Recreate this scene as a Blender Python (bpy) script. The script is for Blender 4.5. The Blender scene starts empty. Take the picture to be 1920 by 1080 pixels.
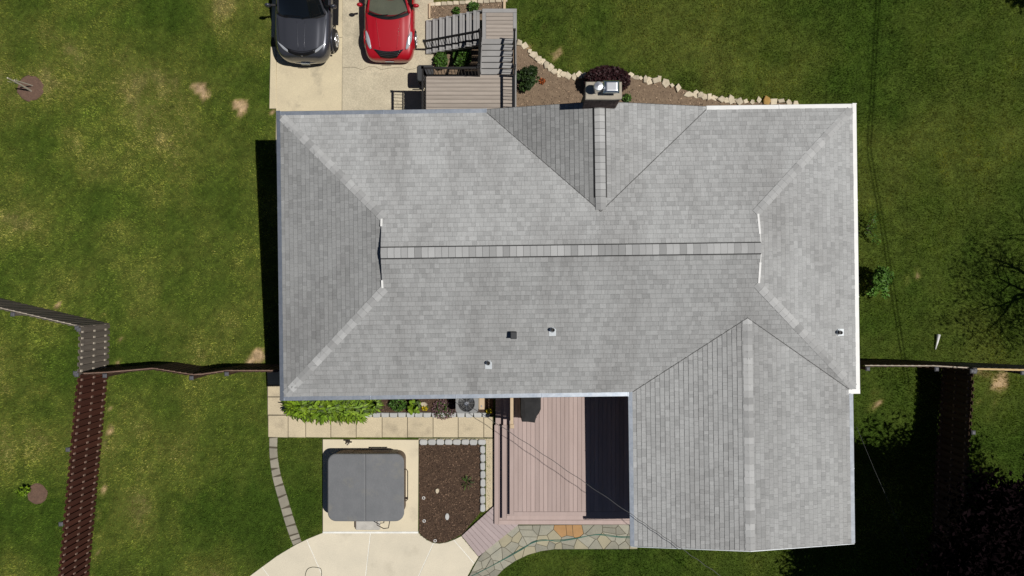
import bpy, bmesh, math, random
import numpy as np
from mathutils import Vector, Matrix
random.seed(7)
RNG = np.random.default_rng(7)
scene = bpy.context.scene
COL = scene.collection

# ------------------------------------------------------------------ camera, sky, sun, exposure
CAMH = 26.0                      # drone height above the rear patio, metres
FPX = 1400.0                     # focal length in photo pixels (1920 wide)
cam = bpy.data.cameras.new('drone_camera')
cam.sensor_width = 36.0
cam.lens = 36.0 * FPX / 1920.0
cam.clip_end = 2000
cam_o = bpy.data.objects.new('drone_camera', cam)
cam_o.location = (0, 0, CAMH)
COL.objects.link(cam_o)
scene.camera = cam_o

SUN_DIR = Vector((0.475, -0.02, 1.0)).normalized()
world = bpy.data.worlds.new('World')
scene.world = world
world.use_nodes = True
wn = world.node_tree.nodes
sky = wn.new('ShaderNodeTexSky')
sky.sky_type = 'NISHITA'
sky.sun_disc = False
sky.sun_elevation = math.asin(SUN_DIR.z)
sky.sun_rotation = math.radians(92.4)
sky.air_density = 0.5
sky.dust_density = 0.1
world.node_tree.links.new(sky.outputs[0], wn['Background'].inputs[0])
wn['Background'].inputs[1].default_value = 0.05
sun = bpy.data.lights.new('sun', 'SUN')
sun.energy = 5.0
sun.angle = math.radians(0.5)
sun.color = (1.0, 0.96, 0.90)
sun_o = bpy.data.objects.new('sun', sun)
sun_o.rotation_euler = SUN_DIR.to_track_quat('Z', 'Y').to_euler()
sun_o.location = SUN_DIR * 60
COL.objects.link(sun_o)
scene.view_settings.view_transform = 'Standard'
scene.view_settings.look = 'None'
scene.view_settings.gamma = 1.0
scene.view_settings.exposure = -0.30

# ------------------------------------------------------------------ survey helpers
GLOW = -2.05                     # level of the driveway and front lawn
def gz(y):                       # ground level: rear yard at 0, falling to the front
    t = np.clip((np.asarray(y, dtype=float) + 3.2) / 8.4, 0, 1)
    return GLOW * t
def P(px, py, z=0.0):            # a survey point seen at (px,py) that lies at height z
    k = (CAMH - z) / FPX
    return Vector(((px - 960) * k, (540 - py) * k, z))
def G(px, py, dz=0.0):           # the same on the ground
    z = 0.0
    for _ in range(30):
        z = float(gz(P(px, py, z).y)) + dz
    return P(px, py, z)
def xy(v): return (v[0], v[1])

# ------------------------------------------------------------------ materials
def mat(name, c1, c2=None, scale=3.0, rough=0.85, bump=0.0, bscale=60.0, metal=0.0, rnd=0.0,
        tone=None, spec=0.3, fine=0.12, fscale=90.0, coat=0.0, stretch=(1, 1, 1), stain_or_shade=None, trans=0.0):
    m = bpy.data.materials.new(name)
    m.use_nodes = True
    nt = m.node_tree; n = nt.nodes; L = nt.links
    b = n['Principled BSDF']
    b.inputs['Roughness'].default_value = rough
    b.inputs['Metallic'].default_value = metal
    b.inputs['Specular IOR Level'].default_value = spec
    if coat:
        b.inputs['Coat Weight'].default_value = coat
        b.inputs['Coat Roughness'].default_value = 0.05
    c2 = c2 or tuple(x * 0.8 for x in c1)
    geo = n.new('ShaderNodeNewGeometry')
    mp = n.new('ShaderNodeMapping'); mp.inputs['Scale'].default_value = stretch
    L.new(geo.outputs['Position'], mp.inputs['Vector'])
    no = n.new('ShaderNodeTexNoise'); no.inputs['Scale'].default_value = scale
    no.inputs['Detail'].default_value = 5; no.inputs['Roughness'].default_value = 0.6
    L.new(mp.outputs[0], no.inputs['Vector'])
    rmp = n.new('ShaderNodeMapRange'); rmp.inputs[1].default_value = 0.32; rmp.inputs[2].default_value = 0.68
    L.new(no.outputs[0], rmp.inputs[0])
    mix = n.new('ShaderNodeMix'); mix.data_type = 'RGBA'
    mix.inputs[6].default_value = (*c1, 1); mix.inputs[7].default_value = (*c2, 1)
    L.new(rmp.outputs[0], mix.inputs[0])
    col = mix.outputs[2]
    if stain_or_shade:                    # (colour, scale, low, high)
        ns = n.new('ShaderNodeTexNoise'); ns.inputs['Scale'].default_value = stain_or_shade[1]
        ns.inputs['Detail'].default_value = 6; ns.inputs['Roughness'].default_value = 0.65
        L.new(mp.outputs[0], ns.inputs['Vector'])
        rs = n.new('ShaderNodeMapRange'); rs.inputs[1].default_value = stain_or_shade[2]; rs.inputs[2].default_value = stain_or_shade[3]
        L.new(ns.outputs[0], rs.inputs[0])
        ms = n.new('ShaderNodeMix'); ms.data_type = 'RGBA'
        L.new(rs.outputs[0], ms.inputs[0]); L.new(col, ms.inputs[6])
        ms.inputs[7].default_value = (*stain_or_shade[0], 1)
        col = ms.outputs[2]
    def mul(col, fac):
        v = n.new('ShaderNodeVectorMath'); v.operation = 'SCALE'
        L.new(col, v.inputs[0]); L.new(fac, v.inputs['Scale'])
        return v.outputs[0]
    if fine:
        nf = n.new('ShaderNodeTexNoise'); nf.inputs['Scale'].default_value = fscale
        nf.inputs['Detail'].default_value = 2
        L.new(geo.outputs['Position'], nf.inputs['Vector'])
        rf = n.new('ShaderNodeMapRange'); rf.inputs[1].default_value = 0.25; rf.inputs[2].default_value = 0.75
        rf.inputs[3].default_value = 1 - fine; rf.inputs[4].default_value = 1 + fine
        L.new(nf.outputs[0], rf.inputs[0]); col = mul(col, rf.outputs[0])
    if rnd:
        oi = n.new('ShaderNodeObjectInfo')
        rr = n.new('ShaderNodeMapRange'); rr.inputs[3].default_value = 1 - rnd; rr.inputs[4].default_value = 1 + rnd
        L.new(oi.outputs['Random'], rr.inputs[0]); col = mul(col, rr.outputs[0])
    if tone:
        at = n.new('ShaderNodeAttribute'); at.attribute_name = 'tone'
        col = mul(col, at.outputs['Fac'])
    L.new(col, b.inputs['Base Color'])
    if bump:
        nb = n.new('ShaderNodeTexNoise'); nb.inputs['Scale'].default_value = bscale
        nb.inputs['Detail'].default_value = 4
        L.new(geo.outputs['Position'], nb.inputs['Vector'])
        bp = n.new('ShaderNodeBump'); bp.inputs['Strength'].default_value = bump
        bp.inputs['Distance'].default_value = 0.02
        L.new(nb.outputs[0], bp.inputs['Height']); L.new(bp.outputs[0], b.inputs['Normal'])
    if trans:
        out = n['Material Output']
        tr = n.new('ShaderNodeBsdfTranslucent'); L.new(col, tr.inputs['Color'])
        ms = n.new('ShaderNodeMixShader'); ms.inputs[0].default_value = trans
        L.new(b.outputs[0], ms.inputs[1]); L.new(tr.outputs[0], ms.inputs[2])
        L.new(ms.outputs[0], out.inputs['Surface'])
    return m

def lawn_mat(name, blades):
    m = bpy.data.materials.new(name); m.use_nodes = True
    nt = m.node_tree; n = nt.nodes; L = nt.links
    b = n['Principled BSDF']; b.inputs['Roughness'].default_value = 0.7 if blades else 0.95
    b.inputs['Specular IOR Level'].default_value = 0.25 if blades else 0.1
    dry = n.new('ShaderNodeAttribute'); dry.attribute_name = 'dry'
    ton = n.new('ShaderNodeAttribute'); ton.attribute_name = 'tone'
    cr = n.new('ShaderNodeValToRGB')
    e = cr.color_ramp.elements
    if blades:
        stops = [(0.0, (.114, .194, .022)), (0.30, (.212, .284, .040)), (0.60, (.36, .372, .074)), (1.0, (.58, .48, .20))]
    else:
        stops = [(0.0, (.034, .062, .007)), (0.45, (.080, .098, .018)), (0.8, (.27, .20, .10)), (1.0, (.42, .30, .175))]
    e[0].position, e[0].color = stops[0][0], (*stops[0][1], 1)
    e[1].position, e[1].color = stops[-1][0], (*stops[-1][1], 1)
    for p, c in stops[1:-1]:
        x = e.new(p); x.color = (*c, 1)
    L.new(dry.outputs['Fac'], cr.inputs[0])
    v = n.new('ShaderNodeVectorMath'); v.operation = 'SCALE'
    L.new(cr.outputs[0], v.inputs[0]); L.new(ton.outputs['Fac'], v.inputs['Scale'])
    if not blades:
        geo = n.new('ShaderNodeNewGeometry'); last = v.outputs[0]
        for sc_, lo, hi in ((7, .72, 1.25), (38, .62, 1.35)):
            nz = n.new('ShaderNodeTexNoise'); nz.inputs['Scale'].default_value = sc_; nz.inputs['Detail'].default_value = 4
            L.new(geo.outputs['Position'], nz.inputs['Vector'])
            mr = n.new('ShaderNodeMapRange'); mr.inputs[1].default_value = .3; mr.inputs[2].default_value = .7; mr.inputs[3].default_value = lo; mr.inputs[4].default_value = hi
            L.new(nz.outputs[0], mr.inputs[0])
            v = n.new('ShaderNodeVectorMath'); v.operation = 'SCALE'
            L.new(last, v.inputs[0]); L.new(mr.outputs[0], v.inputs['Scale']); last = v.outputs[0]
    L.new(v.outputs[0], b.inputs['Base Color'])
    if blades:
        tr = n.new('ShaderNodeBsdfTranslucent'); L.new(v.outputs[0], tr.inputs['Color'])
        ms = n.new('ShaderNodeMixShader'); ms.inputs[0].default_value = 0.18
        L.new(b.outputs[0], ms.inputs[1]); L.new(tr.outputs[0], ms.inputs[2])
        L.new(ms.outputs[0], n['Material Output'].inputs['Surface'])
    return m

MT = {}
MT['shingle'] = mat('asphalt_shingle', (.372, .379, .378), (.335, .340, .339), 1.3, 0.95, 0.25, 120, tone=True, spec=.15, fine=.16, fscale=48,
                    stain_or_shade=((.245, .244, .241), .6, .46, .82), stretch=(1.0, .30, 1.0))
MT['cap'] = mat('ridge_cap_shingle', (.395, .399, .397), (.36, .364, .362), 2, 0.95, 0.2, 120, tone=True, spec=.15, fine=.06)
MT['black'] = mat('black_plastic', (.012, .012, .013), None, 3, .55, fine=.1)
MT['roofdeck'] = mat('roof_underlay', (.10, .10, .10), None, 3, .95)
MT['galv'] = mat('gutter_metal', (.50, .54, .60), (.40, .45, .52), 5, .42, metal=.85, fine=.1, stretch=(1, 1, 1), fscale=14)
MT['galv_dull'] = mat('dull_gutter_metal', (.40, .43, .47), (.32, .35, .39), 5, .7, metal=.35, fine=.1, fscale=14)
MT['white'] = mat('white_trim_paint', (.78, .78, .77), (.70, .70, .68), 4, .45, fine=.03)
MT['siding'] = mat('brick_wall', (.30, .24, .20), (.24, .18, .14), 6, .9, fine=.1)
MT['chim'] = mat('chimney_brick', (.17, .12, .10), (.10, .07, .06), 9, .95, .4, 60, rnd=.25)
MT['chimcap'] = mat('chimney_crown_mortar', (.40, .36, .29), (.30, .27, .22), 5, .95, .4, 60, fine=.15)
MT['steel'] = mat('stainless_steel', (.75, .77, .80), (.66, .68, .72), 8, .28, metal=1.0, fine=.03)
MT['flash'] = mat('vent_flashing', (.62, .66, .68), (.54, .57, .60), 12, .5, metal=.3)
MT['conc_drive'] = mat('driveway_concrete', (.61, .53, .365), (.52, .45, .315), 1.1, .92, .25, 70, fine=.12, fscale=45,
                       stain_or_shade=((.34, .30, .22), .9, .56, .74))
MT['conc_drive2'] = mat('driveway_concrete_aged', (.53, .47, .345), (.43, .38, .28), 1.3, .92, .3, 70, fine=.2, fscale=30,
                        stain_or_shade=((.30, .27, .20), .9, .52, .72))
MT['conc_walk'] = mat('walkway_concrete', (.56, .475, .33), (.485, .415, .29), 2.0, .92, .2, 70, fine=.14, fscale=30, rnd=.06, stain_or_shade=((.33, .28, .20), 1.3, .56, .78))
MT['conc_new'] = mat('patio_concrete', (.645, .585, .46), (.58, .53, .42), 1.2, .9, .1, 70, fine=.07, fscale=30, rnd=.03, stain_or_shade=((.44, .40, .31), .8, .58, .80))
MT['conc_pad'] = mat('hot_tub_pad_concrete', (.655, .58, .425), (.59, .525, .39), 1.4, .9, .1, 70, fine=.06, stain_or_shade=((.46, .41, .30), 1.0, .58, .80))
MT['joint'] = mat('joint_filler', (.80, .80, .76), None, 3, .8)
MT['crack'] = mat('joint_dirt', (.10, .085, .06), None, 5, .95)
MT['rdeck'] = mat('rear_deck_composite', (.425, .335, .31), (.385, .30, .275), 1.5, .8, .15, 80, rnd=.11, stretch=(4, .6, 1), fine=.07)
MT['rramp'] = mat('step_composite', (.40, .33, .325), (.36, .295, .29), 1.5, .8, .15, 80, rnd=.06, fine=.05)
MT['fdeck'] = mat('front_deck_composite', (.36, .315, .275), (.30, .26, .225), 2.5, .8, .15, 80, rnd=.08, stretch=(.5, 4, 1), fine=.08)
MT['fgrey'] = mat('grey_deck_trim', (.30, .295, .29), (.26, .255, .25), 2.5, .8, .15, 80, rnd=.06, fine=.06)
MT['fence_red'] = mat('stained_fence_wood', (.078, .024, .015), (.056, .017, .011), 3, .8, .2, 60, rnd=.2, stretch=(4, 4, .5), fine=.1)
MT['fence_dark'] = mat('dark_fence_wood', (.075, .042, .025), (.05, .028, .018), 3, .85, .2, 60, rnd=.25, stretch=(4, 4, .5), fine=.1)
MT['fence_grey'] = mat('weathered_fence_wood', (.17, .145, .12), (.12, .10, .085), 3, .9, .2, 60, rnd=.2, stretch=(4, 4, .5), fine=.1)
MT['fence_rail_dim'] = mat('stained_rail_wood', (.24, .16, .125), (.17, .11, .085), 4, .9, fine=.15)
MT['seam'] = mat('grey_vinyl_seam', (.27, .275, .28), None, 4, .7)
MT['bladesteel'] = mat('fan_blade_metal', (.22, .23, .24), None, 8, .3, metal=.8)
MT['fence_rail'] = mat('fence_rail_wood', (.46, .41, .34), (.36, .32, .26), 4, .9, fine=.15)
MT['newwood'] = mat('fresh_pine_wood', (.55, .40, .19), (.46, .33, .15), 6, .8, fine=.1)
MT['tanwood'] = mat('tan_painted_wood', (.55, .42, .28), (.50, .38, .25), 6, .7, fine=.06)
MT['postcap'] = mat('grey_post_cap', (.10, .10, .11), None, 6, .6)
MT['mulch'] = mat('bark_mulch', (.085, .052, .034), (.048, .030, .021), 7, 1, .8, 30, fine=.35, fscale=50)
MT['mulch_chip'] = mat('bark_chip', (.13, .085, .056), (.06, .038, .026), 20, 1, tone=True, fine=.2)
MT['tanmulch'] = mat('leaf_litter_soil', (.22, .160, .108), (.155, .110, .074), 5, 1, .8, 30, fine=.3, fscale=40)
MT['tan_chip'] = mat('litter_chip', (.28, .205, .14), (.17, .12, .08), 20, 1, tone=True, fine=.2)
MT['limestone'] = mat('cream_limestone', (.60, .525, .395), (.48, .41, .30), 5, .9, .5, 25, rnd=.24, fine=.1, fscale=30)
MT['ochre'] = mat('ochre_stone', (.40, .25, .08), (.34, .2, .06), 5, .9, .4, 25, fine=.1)
MT['edging'] = mat('grey_edging_block', (.46, .465, .455), (.40, .40, .39), 5, .9, .3, 60, rnd=.08, fine=.08)
MT['flag'] = mat('flagstone', (.32, .305, .24), (.255, .25, .205), 2.5, .85, .3, 40, rnd=.20, fine=.1, fscale=25)
MT['flag_orange'] = mat('orange_sandstone', (.40, .235, .105), (.34, .195, .085), 4, .85, .3, 40, rnd=.06, fine=.08)
MT['flag_tan'] = mat('tan_flagstone', (.36, .325, .225), (.31, .285, .20), 4, .85, .3, 40, rnd=.1, fine=.08)
MT['grout'] = mat('path_grout', (.15, .14, .10), (.11, .10, .07), 8, 1, .4, 60)
MT['paver'] = mat('grey_stone_paver', (.31, .285, .225), (.25, .23, .185), 4, .9, .3, 40, rnd=.15, fine=.1)
MT['tubcover'] = mat('vinyl_spa_cover', (.165, .170, .178), (.140, .146, .154), 2.2, .62, .25, 14, fine=.06, fscale=40, stain_or_shade=((.20, .195, .175), 1.3, .55, .75))
MT['tubcab'] = mat('spa_cabinet_panel', (.17, .125, .095), (.13, .095, .072), 4, .7, fine=.08)
MT['tubcorner'] = mat('spa_corner_panel', (.24, .22, .19), None, 4, .7)
MT['acgrey'] = mat('condenser_grey_paint', (.24, .245, .245), (.20, .205, .205), 5, .5, fine=.04)
MT['darkmetal'] = mat('black_aluminium', (.016, .015, .015), None, 5, .45, fine=.05)
MT['bronze'] = mat('dark_bronze_tube', (.06, .045, .035), None, 5, .4, metal=.5)
MT['fabric'] = mat('black_cover_fabric', (.020, .020, .021), (.028, .028, .029), 5, .9, .3, 25)
MT['plastic_grey'] = mat('dark_grey_plastic', (.045, .047, .050), None, 5, .6, fine=.05)
MT['greystep'] = mat('pale_grey_plastic', (.50, .48, .44), None, 5, .6)
MT['hose'] = mat('green_hose_vinyl', (.07, .20, .155), None, 5, .5)
MT['darkhose'] = mat('dark_green_tube', (.06, .07, .045), None, 5, .5)
MT['wire'] = mat('cable_sheath', (.05, .05, .05), None, 5, .5)
MT['wire_light'] = mat('aluminium_cable', (.075, .075, .075), None, 30, .5, metal=.3)
MT['pvc'] = mat('white_plastic', (.78, .78, .76), None, 5, .4)
MT['bark'] = mat('tree_bark', (.10, .075, .055), (.06, .045, .033), 6, .95, .5, 30, fine=.2)
MT['palebark'] = mat('pale_sapling_bark', (.60, .54, .44), None, 6, .9)
MT['leaf_lime'] = mat('lime_leaf', (.23, .34, .02), (.12, .23, .014), 3, .55, tone=True, spec=.3, fine=.1, trans=.25)
MT['leaf_green'] = mat('green_leaf', (.085, .17, .024), (.045, .11, .016), 4, .55, tone=True, trans=.2)
MT['leaf_dark'] = mat('evergreen_leaf', (.04, .075, .015), (.022, .048, .01), 4, .6, tone=True, trans=.12)
MT['leaf_barberry'] = mat('maroon_leaf', (.040, .012, .014), (.024, .008, .010), 6, .6, tone=True, trans=.1)
MT['leaf_plum'] = mat('dark_plum_leaf', (.008, .004, .005), (.005, .003, .0035), 6, .95, spec=.03, tone=True, trans=.08)
MT['lit_leaf_pink'] = mat('lit_plum_leaf', (.17, .095, .13), (.10, .057, .08), 6, .9, spec=.05, tone=True, trans=.2)  # paler tint paints the sunlit leaves of the plum crown
MT['leaf_heather'] = mat('mauve_flower', (.25, .14, .16), (.15, .09, .09), 9, .7, tone=True, trans=.2)
MT['yellow'] = mat('yellow_petal', (.75, .55, .02), None, 9, .6, tone=True, trans=.2)
MT['orange'] = mat('orange_leaf', (.45, .12, .03), None, 9, .6, tone=True, trans=.2)
MT['rubber'] = mat('tyre_rubber', (.018, .018, .019), None, 8, .8)
MT['rim'] = mat('alloy_wheel', (.62, .63, .65), None, 8, .3, metal=.9, fine=0)
MT['red_paint'] = mat('red_car_paint', (.37, .005, .014), (.35, .004, .012), 1, .38, fine=0, coat=.9, spec=.4)
MT['grey_paint'] = mat('graphite_truck_paint', (.065, .068, .082), (.060, .063, .076), 1, .32, fine=0, metal=.45, coat=.9)
MT['chrome'] = mat('chrome', (.80, .80, .82), None, 4, .12, metal=1.0, fine=0)
MT['lamp'] = mat('headlight_lens', (.75, .78, .82), None, 30, .08, fine=.15, metal=.5, coat=1)
MT['plate'] = mat('number_plate', (.40, .42, .40), (.25, .27, .26), 40, .5)
MT['carblack'] = mat('car_black_trim', (.010, .010, .011), None, 5, .35, fine=0)
MT['cream'] = mat('cream_dashboard', (.30, .31, .22), (.25, .26, .19), 3, .7)
MT['lawn_ground'] = lawn_mat('lawn_thatch', False)
MT['grass'] = lawn_mat('grass_blade', True)

def glass_mat(name, tint, alpha):
    m = bpy.data.materials.new(name); m.use_nodes = True
    b = m.node_tree.nodes['Principled BSDF']
    b.inputs['Base Color'].default_value = (*tint, 1); b.inputs['Roughness'].default_value = .03
    b.inputs['Alpha'].default_value = alpha; b.inputs['Coat Weight'].default_value = .5
    return m
MT['glass_clear'] = glass_mat('windscreen_glass', (.02, .03, .025), .46)
MT['glass_dark'] = glass_mat('tinted_car_glass', (.006, .008, .010), .93)

# ------------------------------------------------------------------ mesh helpers
class MB:
    def __init__(self):
        self.v = []; self.f = []; self.t = []; self.tone = 1.0
    def add(self, vs, fs):
        o = len(self.v)
        self.v += [tuple(x) for x in vs]
        for f in fs:
            self.f.append([i + o for i in f]); self.t.append(self.tone)
    def box(self, c, s, rz=0.0):
        hx, hy, hz = s[0] / 2, s[1] / 2, s[2] / 2
        ca, sa = math.cos(rz), math.sin(rz)
        vs = []
        for dz in (-hz, hz):
            for dx, dy in ((-hx, -hy), (hx, -hy), (hx, hy), (-hx, hy)):
                vs.append((c[0] + dx * ca - dy * sa, c[1] + dx * sa + dy * ca, c[2] + dz))
        self.add(vs, [(3, 2, 1, 0), (4, 5, 6, 7), (0, 1, 5, 4), (1, 2, 6, 5), (2, 3, 7, 6), (3, 0, 4, 7)])
    def beam(self, a, b, w, h):      # rectangular bar from a to b (h = vertical-ish size)
        a = Vector(a); b = Vector(b); d = (b - a).normalized()
        s = d.cross(Vector((0, 0, 1)))
        s = s.normalized() if s.length > 1e-4 else Vector((1, 0, 0))
        u = s.cross(d).normalized()
        s *= w / 2; u *= h / 2
        vs = [a - s - u, a + s - u, a + s + u, a - s + u, b - s - u, b + s - u, b + s + u, b - s + u]
        self.add(vs, [(0, 1, 2, 3), (7, 6, 5, 4), (1, 0, 4, 5), (2, 1, 5, 6), (3, 2, 6, 7), (0, 3, 7, 4)])
    def block(self, poly, z0, z1, ch=0.01, dome=0.0):    # prism with a chamfered top rim
        poly = ccw(poly); n = len(poly)
        ins = inset(poly, ch) if ch > 0 else poly
        vs = [(x, y, z0) for x, y in poly] + [(x, y, z1 - ch) for x, y in poly] + [(x, y, z1) for x, y in ins]
        fs = [tuple(range(n - 1, -1, -1)), tuple(range(2 * n, 3 * n))]
        for k in range(2):
            for i in range(n):
                j = (i + 1) % n
                fs.append((k * n + i, k * n + j, (k + 1) * n + j, (k + 1) * n + i))
        self.add(vs, fs)
    def sheet(self, poly, z=None, zf=None):
        poly = ccw(poly)
        self.add([(x, y, zf(x, y) if zf else z) for x, y in poly], [tuple(range(len(poly)))])
    def tube(self, pts, r, sides=6, cap=True):
        pts = [Vector(p) for p in pts]; n = len(pts)
        rs = r if isinstance(r, (list, tuple)) else [r] * n
        vs = []; prev = None
        for i, p in enumerate(pts):
            d = (pts[min(i + 1, n - 1)] - pts[max(i - 1, 0)]).normalized()
            if prev is None:
                prev = d.orthogonal().normalized()
            s = (prev - d * prev.dot(d)).normalized(); prev = s
            u = d.cross(s)
            for k in range(sides):
                a = 2 * math.pi * k / sides
                vs.append(p + (s * math.cos(a) + u * math.sin(a)) * rs[i])
        fs = []
        for i in range(n - 1):
            for k in range(sides):
                j = (k + 1) % sides
                fs.append((i * sides + k, i * sides + j, (i + 1) * sides + j, (i + 1) * sides + k))
        if cap:
            fs.append(tuple(range(sides - 1, -1, -1))); fs.append(tuple(range((n - 1) * sides, n * sides)))
        self.add(vs, fs)
    def lathe(self, c, prof, sides=20, axis='Z'):
        vs = []; n = len(prof)
        for r, h in prof:
            for k in range(sides):
                a = 2 * math.pi * k / sides
                q = (r * math.cos(a), r * math.sin(a), h)
                if axis == 'X': q = (q[2], q[0], q[1])
                vs.append((c[0] + q[0], c[1] + q[1], c[2] + q[2]))
        fs = []
        for i in range(n - 1):
            for k in range(sides):
                j = (k + 1) % sides
                fs.append((i * sides + k, i * sides + j, (i + 1) * sides + j, (i + 1) * sides + k))
        fs.append(tuple(range(sides - 1, -1, -1))); fs.append(tuple(range((n - 1) * sides, n * sides)))
        self.add(vs, fs)
    def patch(self, fn, nu, nv):
        vs = [fn(i / nu, j / nv) for j in range(nv + 1) for i in range(nu + 1)]
        fs = [(j * (nu + 1) + i, j * (nu + 1) + i + 1, (j + 1) * (nu + 1) + i + 1, (j + 1) * (nu + 1) + i)
              for j in range(nv) for i in range(nu)]
        self.add(vs, fs)
    def ball(self, c, r, nu=14, nv=8, rough=0.0, seed=0):
        rg = random.Random(seed)
        vs = []
        for j in range(nv + 1):
            th = math.pi * j / nv
            for i in range(nu):
                a = 2 * math.pi * i / nu
                k = 1 + (rg.random() - .5) * 2 * rough
                vs.append((c[0] + r[0] * k * math.sin(th) * math.cos(a), c[1] + r[1] * k * math.sin(th) * math.sin(a), c[2] + r[2] * k * math.cos(th)))
        fs = [(j * nu + i, (j + 1) * nu + i, (j + 1) * nu + (i + 1) % nu, j * nu + (i + 1) % nu) for j in range(nv) for i in range(nu)]
        self.add(vs, fs)
    def mesh(self, name, smooth=False):
        me = bpy.data.meshes.new(name)
        me.from_pydata(self.v, [], self.f)
        at = me.attributes.new('tone', 'FLOAT', 'FACE')
        at.data.foreach_set('value', self.t)
        if smooth:
            me.polygons.foreach_set('use_smooth', [True] * len(me.polygons))
        return me
    def build(self, name, m, parent=None, smooth=False, local=False):
        return obj(name, self.mesh(name, smooth), m, parent, local)

def area2(poly): return sum(poly[i][0] * poly[(i + 1) % len(poly)][1] - poly[(i + 1) % len(poly)][0] * poly[i][1] for i in range(len(poly)))
def ccw(poly):
    poly = [(p[0], p[1]) for p in poly]
    return poly if area2(poly) > 0 else poly[::-1]
def inset(poly, d):
    n = len(poly); out = []
    for i in range(n):
        p0 = Vector(poly[i - 1]); p1 = Vector(poly[i]); p2 = Vector(poly[(i + 1) % n])
        a = (p1 - p0); b = (p2 - p1)
        if a.length < 1e-6 or b.length < 1e-6:
            out.append((p1.x, p1.y)); continue
        a.normalize(); b.normalize()
        na = Vector((-a.y, a.x)); nb = Vector((-b.y, b.x)); s = na + nb
        k = s.dot(na)
        s = s / max(k, .35)
        out.append((p1.x + s.x * d, p1.y + s.y * d))
    return out
def clip(poly, a, b, c):             # keep a*x+b*y<=c
    out = []
    n = len(poly)
    for i in range(n):
        p, q = poly[i], poly[(i + 1) % n]
        dp = a * p[0] + b * p[1] - c; dq = a * q[0] + b * q[1] - c
        if dp <= 0: out.append(p)
        if (dp < 0 < dq) or (dq < 0 < dp):
            t = dp / (dp - dq)
            out.append((p[0] + (q[0] - p[0]) * t, p[1] + (q[1] - p[1]) * t))
    return out
def clip_convex(poly, conv):         # conv is CCW
    for i in range(len(conv)):
        x0, y0 = conv[i]; x1, y1 = conv[(i + 1) % len(conv)]
        a, b = (y1 - y0), -(x1 - x0)
        poly = clip(poly, a, b, a * x0 + b * y0)
        if len(poly) < 3: return []
    return poly
def inpoly(x, y, poly):
    r = np.zeros(len(x), bool); n = len(poly)
    for i in range(n):
        x0, y0 = poly[i][0], poly[i][1]; x1, y1 = poly[(i + 1) % n][0], poly[(i + 1) % n][1]
        c = (y0 > y) != (y1 > y)
        if y1 != y0:
            r ^= c & (x < (x1 - x0) * (y - y0) / (y1 - y0) + x0)
    return r
def rrect(x0, y0, x1, y1, r, n=6):
    out = []
    for cx, cy, a0 in ((x1 - r, y1 - r, 0), (x0 + r, y1 - r, 90), (x0 + r, y0 + r, 180), (x1 - r, y0 + r, 270)):
        for k in range(n + 1):
            a = math.radians(a0 + 90 * k / n)
            out.append((cx + r * math.cos(a), cy + r * math.sin(a)))
    return out
def jit(poly, d, rg=random): return [(x + rg.uniform(-d, d), y + rg.uniform(-d, d)) for x, y in poly]

def thing(name, label, cat, loc=(0, 0, 0), group=None, rz=0.0):
    o = bpy.data.objects.new(name, None); COL.objects.link(o)
    o.empty_display_size = .2
    o.location = loc; o.rotation_euler = (0, 0, rz)
    o['label'] = label; o['category'] = cat; o['is_root'] = 1
    if group: o['group'] = group
    return o
def obj(name, me, m, parent=None, local=False):
    o = bpy.data.objects.new(name, me); COL.objects.link(o)
    if m is not None and not me.materials: me.materials.append(MT[m] if isinstance(m, str) else m)
    if parent is not None:
        o.parent = parent
        if not local and parent.get('is_root'):
            o.matrix_parent_inverse = Matrix.Translation(-Vector(parent.location))
    return o
def place(name, me, parent, loc, rz=0.0):      # a piece that shares its mesh
    o = bpy.data.objects.new(name, me); COL.objects.link(o)
    o.parent = parent
    o.location = Vector(loc) - (Vector(parent.location) if parent.get('is_root') else Vector((0, 0, 0)))
    o.rotation_euler = (0, 0, rz)
    return o
def tag(o, label=None, cat=None, group=None, kind=None):
    if label: o['label'] = label
    if cat: o['category'] = cat
    if group: o['group'] = group
    if kind: o['kind'] = kind
    return o
def struct(name, mb, m, label=None):
    o = mb.build(name, m); o['kind'] = 'structure'
    if label: o['label'] = label
    return o
EXCL = []                            # ground polygons without grass

# value noise on numpy arrays
def vnoise(x, y, s, seed=0):
    tab = np.random.default_rng(seed).random((256, 256))
    u = np.asarray(x) / s; v = np.asarray(y) / s
    i = np.floor(u).astype(int); j = np.floor(v).astype(int)
    f = u - i; g = v - j; f = f * f * (3 - 2 * f); g = g * g * (3 - 2 * g)
    a = tab[i % 256, j % 256]; b = tab[(i + 1) % 256, j % 256]; c = tab[i % 256, (j + 1) % 256]; d = tab[(i + 1) % 256, (j + 1) % 256]
    return (a * (1 - f) + b * f) * (1 - g) + (c * (1 - f) + d * f) * g

# ------------------------------------------------------------------ ground
BARE = [  # px, py, radius px, strength
    (375, 170, 22, .8), (452, 205, 20, 1.0), (440, 195, 12, .7), (482, 668, 20, 1.0), (470, 680, 14, .9), (410, 475, 22, .45),
    (1640, 755, 22, .7), (1870, 722, 30, .72), (1850, 745, 34, .55), (1020, 50, 14, .7), (1045, 100, 18, .7), (1000, 30, 16, .5), (1060, 120, 16, .6),
    (1720, 515, 16, .6), (1705, 525, 10, .7), (1650, 640, 14, .4), (1840, 700, 22, .5), (1630, 545, 20, .5), (650, 905, 14, .25),
    (215, 690, 16, .55), (225, 640, 14, .45), (1640, 672, 12, .6), (1790, 60, 10, .45), (1822, 300, 25, .35), (1790, 240, 14, .3),
    (512, 208, 9, 1.0), (990, 90, 10, .8), (1330, 170, 22, .35), (1080, 135, 20, .5), (1230, 140, 18, .4)]
BAREW = [(*xy(G(a, b)), r / 53.0, s) for a, b, r, s in BARE]
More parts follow.
